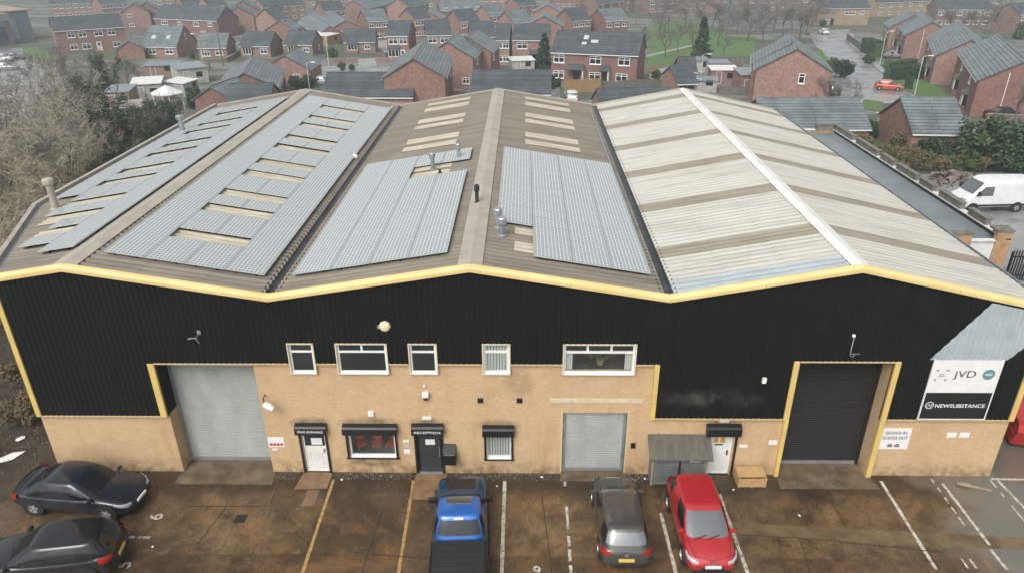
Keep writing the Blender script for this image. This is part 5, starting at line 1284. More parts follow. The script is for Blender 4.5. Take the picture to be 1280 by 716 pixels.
# close behind the warehouse
house('long low dark-tiled bungalow behind the left end of the warehouse roof', (410,92), (520,92), **H1, wins=[('b',.5,1.4,1.2,1.1)])
house('dark-tiled bungalow behind the middle ridge of the warehouse', (592,89), (688,89), **H1)
house('low dark-tiled garage block behind the valley left of the pale roof', (747,112), (836,110.5), he=2.2, hr=3.9, hw=3.2, wall='brown_brick', cat='garage')
house('long grey-tiled garage block behind the pale roof and the annexe', (946,124.5), (1072,124), he=2.3, hr=4.4, hw=4.0, roof='slate2', wall='brown_brick', cat='garage')
house('brick bungalow with a ribbed grey roof between the scrub and the bend', (1127,123.5), (1192,124), he=2.5, hr=4.9, hw=4.2, roof='slate2', wins=[('f',.5,1.4,1.6,1.1)])
house('dark-tiled bungalow end behind the far left corner of the warehouse', (289,106), (341,105.5), **H1)
house('grey gabled bungalow left of the dark-tiled one at the far left corner', (304,89), (318,74), he=2.5, hr=4.6, hw=4.2, roof='slate2')
house('small brick garage with a grey roof behind the left flue', (263,108), (288,101), he=2.2, hr=3.7, hw=2.6, roof='slate2', cat='garage', ln=6.5)
house('brick gable bungalow with a white porch facing the yard', (354,68.5), (371,62.5), he=2.5, hr=4.6, hw=3.9, roof='slate2', wins=[('a',.25,1.2,1.4,1.0),('a',.72,1.2,1.2,1.0)])
house('tall brick gable house with green-grey tiles right of the long dark roof', (516,70), (531,55), **H2, roof='slate2', wins=[('f',.7,3.7,1.2,1.1),('b',.5,3.5,1.2,1)])
house('brick gable house stepped behind the tall gable house', (559,51), (573,44.5), **H2, roof='slate2', wins=[('a',.85,1.4,1.1,1.0),('f',.5,3.7,1.2,1)], ln=9)
house('red gable house farthest back of the three stepped gables', (584,45), (594,41), **H2, roof='slate2', wins=[('f',.3,3.7,1.2,1.0)], ln=9)
# big semi
sm = house('pair of red brick semis with two dark porches and three roof windows', (698,40), (804,42), he=4.9, hr=7.6, hw=4.2, wins=[('f',.09,3.8,1.8,1.25),('f',.52,3.8,1.9,1.25),('f',.85,3.8,1.9,1.25),('f',.09,1.3,1.8,1.2),('f',.52,1.3,1.9,1.2),('f',.83,1.3,1.9,1.2)], porch=((.30,2.9,'slate'),(.64,1.7,'slate')), sky=((.36,.28,.8,1.0),(.355,.55,.8,.6),(.47,.45,1.2,.7)))
# row of bungalows and houses across the road
house('chalet bungalow with two white roof windows behind the left lawn', (187,33), (229,33), he=2.5, hr=6.0, hw=4.6, roof='slate2', wins=[('f',.26,1.4,1.7,1.1),('f',.76,1.4,1.7,1.1),('b',.5,4.0,.8,1.2,1)], sky=((.25,.55,.9,.9),(.68,.55,.9,.9)))
house('little garage with a white fascia joined left of the chalet bungalow', (160,51), (166,46), he=2.2, hr=3.8, hw=2.6, roof='slate2', cat='garage', ln=6, doors=[])
house('pale pink-brick bungalow behind the lamp post and long hedge', (251,43), (286,42.5), **H1, roof='slate2', wall='brown_brick', wins=[('f',.25,1.35,1.7,1.2,3),('f',.72,1.4,1.5,1.0,2)])
house('bungalow with a white square bay behind the brick garden wall', (306,41), (343,41), **H1, wall='brown_brick', bay=((.25,1.9,.5),), wins=[('f',.78,1.4,1.5,1.1)])
house('bungalow with a white porch window and a brick side gable', (361,39.5), (395,39.5), **H1, wall='brown_brick', bay=((.3,1.9,.5),), wins=[('f',.76,1.4,1.3,1.0),('b',.6,1.4,.9,1.1,1)])
house('detached bungalow behind the low brick wall and driveway', (431,37), (469,36.5), **H1, wall='brown_brick', bay=((.27,2.1,.5),), wins=[('f',.74,1.4,1.3,1.0)])
house('narrow two-storey house with a white ground-floor front', (487,27), (514,27), **H2, wins=[('f',.3,3.8,1.9,1.2),('f',.75,3.8,1.6,1.2)], bay=((.3,2.2,.6),), doors=[('f',.7,'white')])
house('two-storey house right of the narrow white-fronted one', (531,26.5), (561,26), **H2, wins=two(2,1.8))
house('two-storey house partly hidden by the stepped gables', (587,28), (616,27.5), **H2, wins=two(2,1.3))
house('small pale house at the right end of the row before the conifer', (622,31), (638,31), **H2, wall='tan_brick', wins=two(2,1.2))
house('two-storey house with a white door left of the pair of semis', (643,31), (687,31), **H2, wins=[('f',.25,3.8,2.0,1.2),('f',.85,3.8,1.2,1.0),('f',.25,1.3,1.8,1.1)], porch=((.62,2.2,'slate'),))
# left background
house('long red brick terrace with a dark roof in front of the tan-roofed shed', (61,22), (148,18.5), he=5.0, hr=7.4, hw=4.2, wins=[('f',.22,3.9,1.5,1.2),('f',.38,3.9,1.6,1.2),('f',.61,3.9,1.7,1.2),('f',.80,3.9,1.6,1.2),('f',.84,1.3,1.6,1.2),('f',.4,1.3,1.8,1.3),('f',.22,1.3,1.5,1.2)], doors=[('f',.58,'white')])
house('brick gable house with a single attic window behind the chalet', (166,5), (171,1), **H2, wins=[('a',.3,4.1,1.3,1.0),('a',.3,1.4,1.4,1.0)], ln=9)
house('narrow gable house just right of the attic-window gable', (181,3.5), (186,0), **H2, ln=9, wins=[('f',.3,3.8,1.3,1.1)])
house('dark-roofed terrace of two behind the lamp post', (204,7), (282,8.5), he=4.6, hr=7.6, hw=4.2, wins=[('f',.16,3.5,2.1,1.2,3),('f',.40,3.5,1.2,1.0),('f',.66,3.5,1.9,1.2,3),('f',.88,3.5,1.4,1.0),('f',.3,1.2,1.5,1.1),('f',.75,1.2,1.5,1.1)])
house('plain red gable with white bargeboards at the end of the dark terrace', (296,8.5), (301,4), **H2, ln=9)
house('larger red gable standing behind the plain white-edged gable', (302,1), (306,-3), he=5.0, hr=7.8, hw=4.6, ln=10)
house('low terrace under a dark roof at the top left of the estate', (322,-1), (374,-3), he=4.9, hr=7.2, hw=4.0, wins=two(5,1.3))
house('brick gabled bungalow behind the white-porch bungalow', (348,26), (362,20.5), **H1, roof='slate2', ln=9)
house('grey-roofed bungalow set end-on behind the driveway', (412,31), (387,20), he=2.5, hr=4.4, hw=3.2, roof='slate2', wins=[('a',.5,1.3,1.2,1.1)])
house('wide grey hip-like bungalow with white corner windows', (432,23), (405,12), he=2.5, hr=4.6, hw=4.4, roof='slate2', wins=[('a',.3,1.3,1.2,1.1),('a',.7,1.3,1.2,1.1)])
house('tall brick terrace with white windows stepping up the hill', (441,-1), (492,-7), he=5.0, hr=7.4, hw=4.0, roof='slate2', wins=two(5,1.8))
house('narrow white-windowed gabled house right of the stepping terrace', (497,-2), (522,-5), he=5.0, hr=7.4, hw=4.0, wins=two(2,2.0))
house('grey-roofed house above the two narrow two-storey houses', (534,14), (552,8), **H1, roof='slate2', ln=8)
house('long low terrace with a green-grey roof behind the round tree', (548,2), (600,1), he=3.6, hr=6.0, hw=4.0, roof='slate2', wins=up(4,1.5))
house('grey-roofed house right of the round tree', (603,7), (626,6), **H2, roof='slate2', wins=two(2,1.3))
house('front gable of the two stacked brick gables left of the semis', (680,20), (685,15), he=4.9, hr=7.0, hw=4.1, roof='slate2', ln=9)
house('rear gable of the two stacked brick gables left of the semis', (684,6), (688,2), he=4.9, hr=7.0, hw=4.1, roof='slate2', ln=9, wins=[('f',.3,3.8,1.2,1.1)])
house('brick house with pale windows over the stacked gables', (640,-3), (662,-4), **H2, wins=two(2,1.5))
house('white-doored terrace end at the top of the estate', (737,-5), (768,-8), **H2, wins=two(3,1.6), doors=[('f',.4,'white')])
house('terrace step right of the white-doored end', (770,-10), (800,-13), **H2, wins=two(3,1.6), doors=[('f',.6,'white')])
house('pale-fronted terrace at the edge of the bare wood', (803,-9), (848,-11), **H2, wins=two(4,1.9), wall='brown_brick')
# right cluster
house('large red gable house nearest the park with one small window', (997,60), (990,52), he=4.9, hr=7.6, hw=4.7, roof='slate2', wins=[('a',.62,3.9,.8,1.3,1)], ln=8.0)
house('rear half of the stepped pair behind the large red gable house', (990,52.5), (982,39), he=5.0, hr=7.9, hw=4.7, roof='slate2', wins=[('k',.5,3.9,1.5,1.1)], ln=9)
W4 = [('k',.32,3.9,1.3,1.1),('k',.7,3.9,1.3,1.1),('k',.6,1.4,1.6,1.2)]
def gab(label, Af, Ab, bays=True, **k):
    t = house(label, Af, Ab, he=4.9, hr=7.4, hw=4.2, roof='slate2', wins=[('k',.3,3.9,1.4,1.1),('k',.72,3.9,1.4,1.1)], **k)
    L = (at(*Ab,7.4)-at(*Af,7.4)).length if not k.get('ln') else k['ln']
    for u in (-.25, .2):
        g = MB(); x = u*L; g.box(x-.9, x+.9, 4.2, 4.75, -.5, .7); b = g.build('bay', 'red_brick', t)
        g = MB()
        for a in (x-.9, x-.05, x+.8): g.box(a, a+.1, 4.66, 4.76, .7, 2.15)
        g.box(x-.9,x+.9,4.66,4.76,.7,.82); g.box(x-.9,x+.9,4.66,4.76,2.05,2.15); g.build('bay_window', 'white', b)
        g = MB(); g.box(x-.85,x+.85,4.2,4.72,.72,2.12); g.build('pane', 'glass', b); g = MB(); g.box(x-1,x+1,4.2,4.9,2.15,2.3); g.extrude_x([(4.2,2.3),(4.9,2.3),(4.2,2.85)], x-1, x+1); g.build('bay_roof', 'stone', b)
    for y in (1.2,):
        g = MB(); g.tube([(-L/2-.06, y, 0), (-L/2-.06, y, 6.0)], .05, 6); g.build('downpipe', 'white', t)
    return t
gab('nearest of the four right-hand gable houses, with white bays and downpipe', (1284,71), (1244,49))
gab('second right-hand gable house up the road, above the round bush', (1216,46), (1196,31))
gab('third right-hand gable house up the road, behind the square hedge', (1167,26), (1150,16.5))
gab('fourth right-hand gable house at the head of the road', (1144,18.5), (1118,7), ln=10)
house('buff terrace with a dark window band at the head of the road', (1018,-1.5), (1082,-2), he=5.0, hr=7.4, hw=4.2, wall='tan_brick', wins=[('f',.62,3.6,3.2,1.0,3),('f',.85,3.7,1.3,1.0),('f',.2,1.4,1.3,1.0)], doors=[('f',.3,'plastic')])
house('buff house behind the fourth right-hand gable', (1088,-7), (1160,-9), **H2, wall='tan_brick', wins=two(6,1.3))
house('brown terrace behind the bare trees at the top right', (1168,0), (1236,0), **H2, wall='brown_brick', wins=two(6,1.5))
house('red brick house at the top right edge', (1262,5), (1295,4), **H2, wins=two(3,1.4))
for i, (a, b, lab, wl) in enumerate([((60,-4),(112,-6),'distant terrace behind the tan-roofed shed','red_brick'), ((118,-4),(150,-6),'distant pair behind the long red terrace','red_brick'), ((196,-9),(262,-10),'distant terrace above the dark-roofed pair','brown_brick'), ((330,-15),(412,-16),'distant dark terrace at the top edge above the low terrace','brown_brick'), ((520,-14),(590,-15),'distant terrace at the top edge above the round tree','brown_brick'), ((600,-12),(660,-13),'distant terrace at the top edge left of the stacked gables','red_brick'), ((690,-14),(735,-15),'distant house pair at the top edge right of the stacked gables','red_brick'), ((930,-11),(1010,-12),'distant terrace glimpsed through the bare wood','brown_brick'), ((1165,-17),(1250,-18),'distant terrace at the top right edge behind the trees','brown_brick')]):
    house(lab, a, b, **H2, wins=two(6,1.4), wall=wl)
for a, b, lab, kw in [((222,-3),(244,-4),'small terrace glimpsed above the dark-roofed pair, left part',{}), ((252,-2),(276,-3),'small terrace glimpsed above the dark-roofed pair, right part',{}), ((398,3),(424,2),'house squeezed between the low top terrace and the stepping terrace',{}), ((452,13),(478,12),'flat-fronted house below the stepping terrace',dict(roof='slate2')),
    ((508,11),(528,10),'grey-roofed house right of the forecourt',{}), ((566,13),(590,12),'house with a bright bush in front, left of the round tree',{}), ((632,14),(655,13),'house behind the small pale house',dict(roof='slate2')), ((706,12),(728,11),'house right of the stacked gables',{}), ((748,12),(776,11),'house between the pale car park and the white-doored terrace',dict(roof='slate2')),
    ((330,12),(344,11),'small house left of the brick gabled bungalow',{}), ((232,-8),(256,-9),'house at the top edge above the chalet',{}), ((420,-12),(446,-13),'house at the top edge above the stepping terrace',{}), ((1030,-10),(1075,-11),'house behind the buff terrace at the top edge',{}), ((470,-14),(505,-15),'house at the top edge left of the green-grey terrace',{}), ((850,-10),(900,-11),'long house behind the bare wood',{})]:
    house(lab, a, b, **H2, wins=two(3,1.4), **kw)
# tan-roofed industrial shed, top left
p0, p1 = at(0, 58), at(58, 52); a = at(-46, 58)
t = empty('storage_shed', (p0.x, p0.y, p0.z), math.atan2(p1.y-p0.y, p1.x-p0.x)-.1); tag(t, 'big tan-roofed industrial shed at the top left corner', 'shed')
g = MB(); g.box(-24,3.5,-.2,9,-2,5.6); g.box(-24,13.5,9,30,-2,6.6); g.build('wall', 'blueclad', t)
g = MB(); g.box(-24.3,3.8,-.6,9.2,5.6,7.2); g.build('fascia', 'galv', t); g = MB(); g.add([(-24.4,8.6,7.2),(14.2,8.6,7.0),(14.2,31,7.8),(3,36,8.4),(-24.4,31,8.2)],[(0,1,2,3,4)]); g.add([(-24.4,-.7,7.22),(3.9,-.7,7.22),(3.9,8.6,7.24),(-24.4,8.6,7.24)],[(0,1,2,3)]); r = g.build('roof', 'tan', t); q = r.modifiers.new('t','SOLIDIFY'); q.thickness = .3; q.offset = -1
g = MB(); g.box(-2.2,2.4,-.26,-.19,0,4.3); g.build('shutter_door', 'slate', t); g = MB(); g.box(2.6,3.5,-.25,-.19,-.5,5.5); g.build('brick_pier', 'red_brick', t); g = MB(); g.box(6.5,9.8,8.93,8.99,0,5); g.build('shutter_door', 'galv', t)

# ------------------------------------------------------------------ gardens: sheds, walls, fences
def shed(label, Lf, Rt, h, dep, wall, roof, name='garden_shed', cat='shed', pitch=.25, group='sheds in the gardens'):
    p, q = at(*Lf), at(*Rt); d = q-p; d.z = 0; L = d.length; m = (p+q)/2
    t = empty(name, (m.x, m.y, tz(m.y)), math.atan2(d.y, d.x)); tag(t, label, cat, group)
    g = MB(); g.box(-L/2, L/2, 0, dep, -.8, h); g.build('wall', wall, t)
    g = MB(); g.extrude_x([(-.2,h),(dep+.2,h+pitch),(dep+.2,h+pitch+.1),(-.2,h+.1)], -L/2-.15, L/2+.15); g.build('roof', roof, t)
    g = MB(); frame_bars(g, -L*.32, -L*.32+.9, .1, 2.0, -.04, .05, .07); w = g.build('door', 'white' if wall != 'fence' else 'fence', t); g = MB(); g.box(L*.1, L*.1+1.0, -.03, .0, 1.0, 1.8); g.build('window', 'glass', t)
    return t
shed('flat white-roofed prefab between the gardens and the ivy trees', (168,128), (205,126), 2.4, 4.5, 'hut_white', 'ridgew', 'prefab_hut')
shed('pale grey-roofed hut left of the white prefab', (134,138), (165,137), 2.3, 4, 'tan_brick', 'galv')
shed('low hut with a dark blue end below the white prefab', (150,158), (184,155), 2.0, 3.5, 'hut_white', 'ridge')
shed('double garage with pale doors behind the garden walls', (225,106), (262,103), 2.4, 5.5, 'hut_white', 'galv', 'garage_block', 'garage')
shed('small white lean-to below the double garage', (232,122), (250,117), 2.0, 3, 'hut_white', 'ridgew')
shed('flat-roofed brick store below the chalet lawn', (182,97), (224,96), 1.9, 3.5, 'brown_brick', 'felt')
shed('white-roofed carport beside the detached bungalow', (410,58), (425,55), 2.3, 7, 'fence', 'ridgew', 'carport', 'carport')
shed('white canopy over the yard beside the stepped gables', (640,91), (668,90), 2.0, 3, 'hut_white', 'ridgew')
shed('grey pergola-roofed outbuilding behind the pale ridge', (886,95), (911,95), 2.0, 3, 'hut_white', 'felt')
shed('flat-roofed white store right of the lamp behind the pale ridge', (868,91), (884,91), 2.0, 3, 'hut_white', 'felt')
shed('brick outbuilding with a pale sloping roof beside the big gable house', (924,117), (950,117), 2.6, 5, 'red_brick', 'galv')
shed('long brick wall-store with a white top left of the big gable house', (888,106), (921,106), 2.2, 3, 'red_brick', 'ridgew')
shed('slatted white bin shed behind the right slope of the pale roof', (861,115), (895,116), 1.6, 2.5, 'hut_white', 'felt')
shed('white canopy beside the ribbed-roof bungalow', (1092,165), (1112,175), 2.0, 4, 'hut_white', 'pale')
house('dark-tiled garage below the park lawn', (848,72), (868,72), he=2.3, hr=4.0, hw=3.2, cat='garage')
house('second dark-tiled garage stepped in front of the first', (838,84), (862,83.5), he=2.3, hr=4.0, hw=3.6, cat='garage', doors=[('f',.3,'plastic'),('f',.7,'plastic')])
p = at(213,137); t = empty('pavilion', (p.x,p.y,tz(p.y))); tag(t, 'white hexagonal garden pavilion roof among the ivy trees', 'pavilion')
g = MB(); g.lathe([(2.2,2.1),(2.25,2.2),(.1,3.2),(0,3.3)], n=6); g.build('roof', 'ridgew', t); g = MB()
for i in range(6): g.box(2*math.cos(i*PI/3)-.06, 2*math.cos(i*PI/3)+.06, 2*math.sin(i*PI/3)-.06, 2*math.sin(i*PI/3)+.06, 0, 2.15)
g.build('post', 'whitepaint', t)
def barrier(label, pts, h, m, cat='fence', name=None, th=.1, posts=True, group='garden fences and walls'):
    P = [at(*p) if len(p) == 2 else Vector(p) for p in pts]; o0 = P[0]
    t = empty(name or ('timber_fence' if cat == 'fence' else 'garden_wall'), o0); tag(t, label, cat, group)
    g = MB(); gp = MB(); gc = MB()
    for a, b in zip(P, P[1:]):
        d = b-a; L = max(.1, d.length); n = Vector((-d.y, d.x, 0)).normalized()*th/2; k = max(1, int(L/2.2))
        for i in range(k):
            u, v = a+d*i/k-o0, a+d*(i+1)/k-o0; z0 = min(u.z, v.z)
            vs = [u-n, v-n, v+n, u+n]; g.add([(*p_[:2], p_.z-.3) for p_ in vs]+[(*p_[:2], p_.z+h*(1+.02*((i*7)%3-1))) for p_ in vs], [(0,3,2,1),(4,5,6,7),(0,1,5,4),(1,2,6,5),(2,3,7,6),(3,0,4,7)])
            vs = [u-n*1.5, v-n*1.5, v+n*1.5, u+n*1.5]; gc.add([(*p_[:2], p_.z+h*1.025) for p_ in vs]+[(*p_[:2], p_.z+h*1.025+.05) for p_ in vs], [(0,3,2,1),(4,5,6,7),(0,1,5,4),(1,2,6,5),(2,3,7,6),(3,0,4,7)])
            gp.box(u.x-.07, u.x+.07, u.y-.07, u.y+.07, u.z-.3, u.z+h+.12)
    g.build('panel', m, t); gc.build('coping', m if cat == 'fence' else 'kerb', t)
    if posts: gp.build('post', m if cat == 'fence' else m, t)
    return t
barrier('new orange timber fence in front of the pair of semis', [(706,117),(750,115)], 1.9, 'fence')
barrier('weathered grey fence with pickets right of the semis', [(752,113),(832,110)], 1.3, 'greyfence')
barrier('low brick garden wall left of the driveway', [(408,79.5),(447,79)], .9, 'brown_brick', 'wall', th=.25)
barrier('low brick garden wall right of the driveway', [(470,79),(502,80)], .9, 'brown_brick', 'wall', th=.25)
barrier('dark hedge-topped wall below the pink-brick bungalow', [(216,88),(262,87)], 1.2, 'brown_brick', 'wall', th=.3)
barrier('long brick wall below the chalet lawn', [(172,90),(216,89)], .8, 'brown_brick', 'wall', th=.25)
barrier('rust-coloured ramp wall between two bungalows', [(283,78),(300,69)], .8, 'rust', 'wall', th=.25)
barrier('dark garden fence in front of the big gable house', [(900,118),(1000,124)], 1.1, 'greyfence')
barrier('timber fence along the foot of the park lawn', [(880,80),(945,79)], 1.2, 'greyfence')
barrier('short orange timber fence beside the park garage', [(812,93),(822,92)], 1.4, 'fence')
barrier('rust-brown fence panel right of the flat-roofed store', [(913,87),(928,86)], 1.6, 'rust')
barrier('dark timber fence beside the head of the road', [(1058,50),(1080,68)], 1.4, 'greyfence')
barrier('brick wall around the black parked car', [(1232,152),(1276,154)], .9, 'rust', 'wall', th=.25)
barrier('grey fence left of the annexe behind the warehouse', [(1096,158),(1120,172)], 1.5, 'greyfence')

# roads and lawns
px_poly('road', [(1012,40),(1062,37),(1062,58),(1084,76),(1113,101),(1150,119),(1150,129),(1060,131),(1030,126),(1040,106),(1056,92),(1036,74),(1018,56)], 'asphalt', .03)
px_poly('path', [(1062,42),(1067,44),(1068,56),(1092,76),(1120,100),(1113,101),(1084,76),(1062,58)], 'paving', .14)
px_poly('road', [(326,97),(330,84),(404,83),(470,83),(560,84),(700,99),(700,125),(640,118),(520,112),(404,110)], 'asphalt', .03)
px_poly('path', [(448,83),(447,74),(470,73),(471,83)], 'paving', .05)
px_poly('path', [(470,60),(470,40),(484,36),(484,68)], 'paving', .05)
px_poly('road', [(812,106),(812,88),(845,84),(838,110)], 'paving', .03)
px_poly('road', [(0,110),(0,62),(30,60),(60,78),(40,140),(0,150)], 'asphalt', .03)
px_poly('path', [(740,42),(745,33),(780,34),(776,43)], 'paving', .04)
px_poly('lawn', [(809,82),(811,30),(850,24),(912,46),(944,46),(943,80)], 'lawn', .03)
px_poly('path', [(808,72),(808,69.5),(872,55),(872,57)], 'paving', .05)
px_poly('lawn', [(1105,100),(1150,100),(1172,108),(1192,124),(1150,123)], 'lawn', .06)
px_poly('lawn', [(172,89),(175,79),(222,79),(218,88)], 'lawn', .05)
px_poly('lawn', [(26,58),(66,66),(66,78),(50,82),(36,78)], 'lawn', .05)
px_poly('lawn', [(1075,136),(1080,125),(1104,128),(1100,140)], 'lawn', .06)
px_poly('lawn', [(1018,72),(1026,62),(1036,76),(1036,88)], 'lawn', .06)

# lamp posts and poles
def lamp(label, base, h, arm=.8, name='street_lamp', group='street lamps', a=0.0):
    p = at(*base); t = empty(name, p, a); tag(t, label, 'street lamp', group)
    g = MB(); g.tube([(0,0,0),(0,0,h*.3),(0,0,h)], [.10,.07,.05], 8); g.build('column', 'steel', t)
    g = MB(); g.tube([(0,0,h),(arm*.6,0,h+.15),(arm,0,h+.12)], .04, 6); g.build('arm', 'steel', t)
    g = MB(); g.box(arm-.1, arm+.55, -.13, .13, h+.06, h+.2); bevel(g.build('lamp_head', 'cam_white', t), .04)
    return t
lamp('street lamp on the small lawn at the bend by the orange car', (1143,119), 5.4); lamp('street lamp half way up the residential road', (1099,84), 6.2)
lamp('street lamp behind the hedge of the pink-brick bungalow', (255,86), 6.2, a=PI); lamp('street lamp in front of the park conifer', (875,106), 4.6); lamp('street lamp before the stepped gables', (602,85), 5.2)
lamp('lamp with a white head behind the left ridge of the warehouse', (387,112), 4.0)
p = at(279,83); t = empty('telegraph_pole', p); tag(t, 'plain wooden telegraph pole beside the pink-brick bungalow', 'pole'); g = MB(); g.tube([(0,0,0),(0,0,8)], [.14,.10], 8); g.build('mast', 'greyfence', t); g = MB(); g.box(-.6,.6,-.05,.05,7.4,7.5); g.build('cross_arm', 'greyfence', t)
p = at(411,82); t = empty('telegraph_pole', p); tag(t, 'thin pole before the hedge of the detached bungalow', 'pole'); g = MB(); g.tube([(0,0,0),(0,0,5.5)], [.10,.07], 8); g.build('mast', 'steel', t); g = MB(); g.box(-.3,.3,-.04,.04,5.2,5.28); g.build('cross_arm', 'steel', t)
# rubble by the van
g = MB(); rr = random.Random(3)
for i in range(170):
    x, y = rr.gauss(0,1.3), rr.gauss(0,.9); z = max(0, .7-.28*(x*x/2+y*y))*rr.random(); s = rr.uniform(.08,.32)
    v = [Vector((rr.gauss(0,1),rr.gauss(0,1),rr.gauss(0,.5)))*s+Vector((x,y,z+.1)) for _ in range(6)]
    g.add(v, [(0,1,2),(0,2,3),(3,2,4),(4,5,3),(0,3,5),(1,0,5),(1,4,2),(1,5,4)], rr.choice((0,0,0,1,1,1,0,2)))
p = at(1192,226); tag(g.build('rubble', ['rust','stone','timber'], None, (p.x,p.y,tz(p.y))), 'heap of broken brick and timber rubble behind the white van', 'rubble', kind='stuff')
# ------------------------------------------------------------------ trees, shrubs, hedges
def rvec(r): 
    while True:
        v = Vector((r.uniform(-1,1), r.uniform(-1,1), r.uniform(-1,1)))
        if .05 < v.length < 1: return v.normalized()
def bare_tree(seed, h=8.0, spread=.55, r0=.13, tw=.012, dens=1.0):
    r = random.Random(seed); T = MB(); K = MB()
    def grow(p, d, L, rad, dep):
        n = 3 if dep < 2 else 2; pts = [p]; rads = [rad]; q = p; dd = d
        for i in range(n):
            dd = (dd+rvec(r)*.16+Vector((0,0,.06))).normalized(); q = q+dd*L/n; pts.append(q); rads.append(rad*(1-.45*(i+1)/n))
        (T if dep < 2 else K).tube(pts, rads, 6 if dep < 1 else (4 if dep < 2 else 3), cap=False)
        if dep >= 4: return
        k = [5, 5, 5, 5][dep]; k = max(2, int(k*dens+r.random()))
        for i in range(k):
            f = r.uniform(.35, 1) if dep else r.uniform(.38, 1)
            j = min(n-1, int(f*n)); b = pts[j]+(pts[j+1]-pts[j])*(f*n-j)
            ax = rvec(r); side = (ax-dd*ax.dot(dd)).normalized()
            nd = (dd*(1-spread*.6)+side*spread+Vector((0,0,.22))).normalized()
            grow(b, nd, L*r.uniform(.48,.72), max(tw, rads[j]*.5), dep+1)
    grow(Vector((0,0,-.2)), Vector((r.uniform(-.06,.06), r.uniform(-.06,.06), 1)), h*.44, r0, 0)
    return T, K
def broom_shrub(seed, h=7.5, stems=26, tw=.014):
    "many-stemmed bare willow: stems fan from the base, fine twigs lean upward"
    r = random.Random(seed); T = MB(); K = MB()
    for s in range(stems):
        a = r.uniform(0, 2*PI); lean = r.uniform(.05,.75); d = Vector((math.cos(a)*lean, math.sin(a)*lean, 1)).normalized(); b = Vector((math.cos(a)*.5*r.random(), math.sin(a)*.5*r.random(), -.2)); L = h*r.uniform(.6,1)
        pts = [b]; rads = [.05]; q = b; dd = d
        for i in range(4): dd = (dd+rvec(r)*.22+Vector((0,0,.05))).normalized(); q = q+dd*L/4; pts.append(q); rads.append(.05*(1-.21*(i+1)))
        T.tube(pts, rads, 3, cap=False)
        for k in range(27):
            f = r.uniform(.12, 1)*4; j = min(3, int(f)); p = pts[j]+(pts[j+1]-pts[j])*(f-j); nd = (dd*.6+rvec(r)*1.0+Vector((0,0,.15))).normalized(); l = h*r.uniform(.06,.17)
            m = p+nd*l*.5; e = m+(nd+rvec(r)*.6+Vector((0,0,.2))).normalized()*l*.6
            K.tube([p,m,e], [tw,tw*.8,tw*.4], 3, cap=False)
            for _ in range(3):
                u = p+(m-p)*r.random(); e2 = u+(nd+rvec(r)*1.1+Vector((0,0,.1))).normalized()*l*.55; K.tube([u,e2], [tw*.7,tw*.4], 3, cap=False)
    return T, K
def leaf_crown(seed, n=4200, size=.11, R=(1,1,1), clumps=26, cone=False, hollow=.35):
    r = random.Random(seed); K = MB(); cl = []
    for _ in range(clumps):
        if cone:
            z = r.random()**.85; rad = (1-z)*.95+.06; a = r.uniform(0, 2*PI); q = rad*r.uniform(.45,1.0); c = Vector((q*math.cos(a)*R[0], q*math.sin(a)*R[1], z*R[2]*2-R[2])); cl.append((c, (.16+.2*(1-z))*R[0]))
        else:
            v = rvec(r)*r.uniform(.35,.86); c = Vector((v.x*R[0], v.y*R[1], v.z*R[2])); cl.append((c, r.uniform(.22,.42)*(R[0]+R[2])/2))
    for i in range(n):
        c, cr = cl[i % clumps]; v = rvec(r); p = c+v*cr*(r.uniform(hollow,1)); nrm = (v+rvec(r)*.9).normalized(); a = nrm.orthogonal().normalized(); a = (a+nrm.cross(a)*r.uniform(-2,2)).normalized(); b = nrm.cross(a); s = size*r.uniform(.55,1.35)
        K.add([p-a*s, p+b*s*.55+nrm*s*.15, p+a*s, p-b*s*.55+nrm*s*.15], [(0,1,2,3)])
    return K
PT = {}
def proto(key, T, K, tm, km): PT[key] = (T.mesh('trunk', tm) if T else None, K.mesh('crown', km, False))
for i in range(4): T, K = bare_tree(40+i, 8.0, .55+.05*i, .14, .016, 1.0); proto(('bare', i), T, K, 'bark', 'twig')
for i in range(3): T, K = broom_shrub(60+i); proto(('broom', i), T, K, 'willow2', 'willow')
for i in range(2): T, K = broom_shrub(66+i, 7.5, 22, .016); proto(('broomg', i), T, K, 'bark', 'willow2')
tr = MB(); tr.tube([(0,0,-.3),(.05,0,.5),(0,.05,1.2)], [.13,.11,.08], 7)
for i in range(3): proto(('bush', i), tr, leaf_crown(80+i, 5200, .085, (1.15,1.15,1.0), 34), 'bark', 'leaf')
for i in range(2): proto(('green', i), tr, leaf_crown(84+i, 3600, .10, (1.1,1.1,1.0), 28), 'bark', 'leafb')
for i in range(2): proto(('scrub', i), tr, leaf_crown(88+i, 2400, .085, (1.2,1.2,.9), 24, hollow=.1), 'bark', 'deadleaf')
tc_ = MB(); tc_.tube([(0,0,-.3),(0,0,1.5)], [.14,.05], 7)
for i in range(2): proto(('cone', i), tc_, leaf_crown(92+i, 5200, .10, (.95,.95,2.0), 90, cone=True, hollow=.1), 'bark', 'conif')
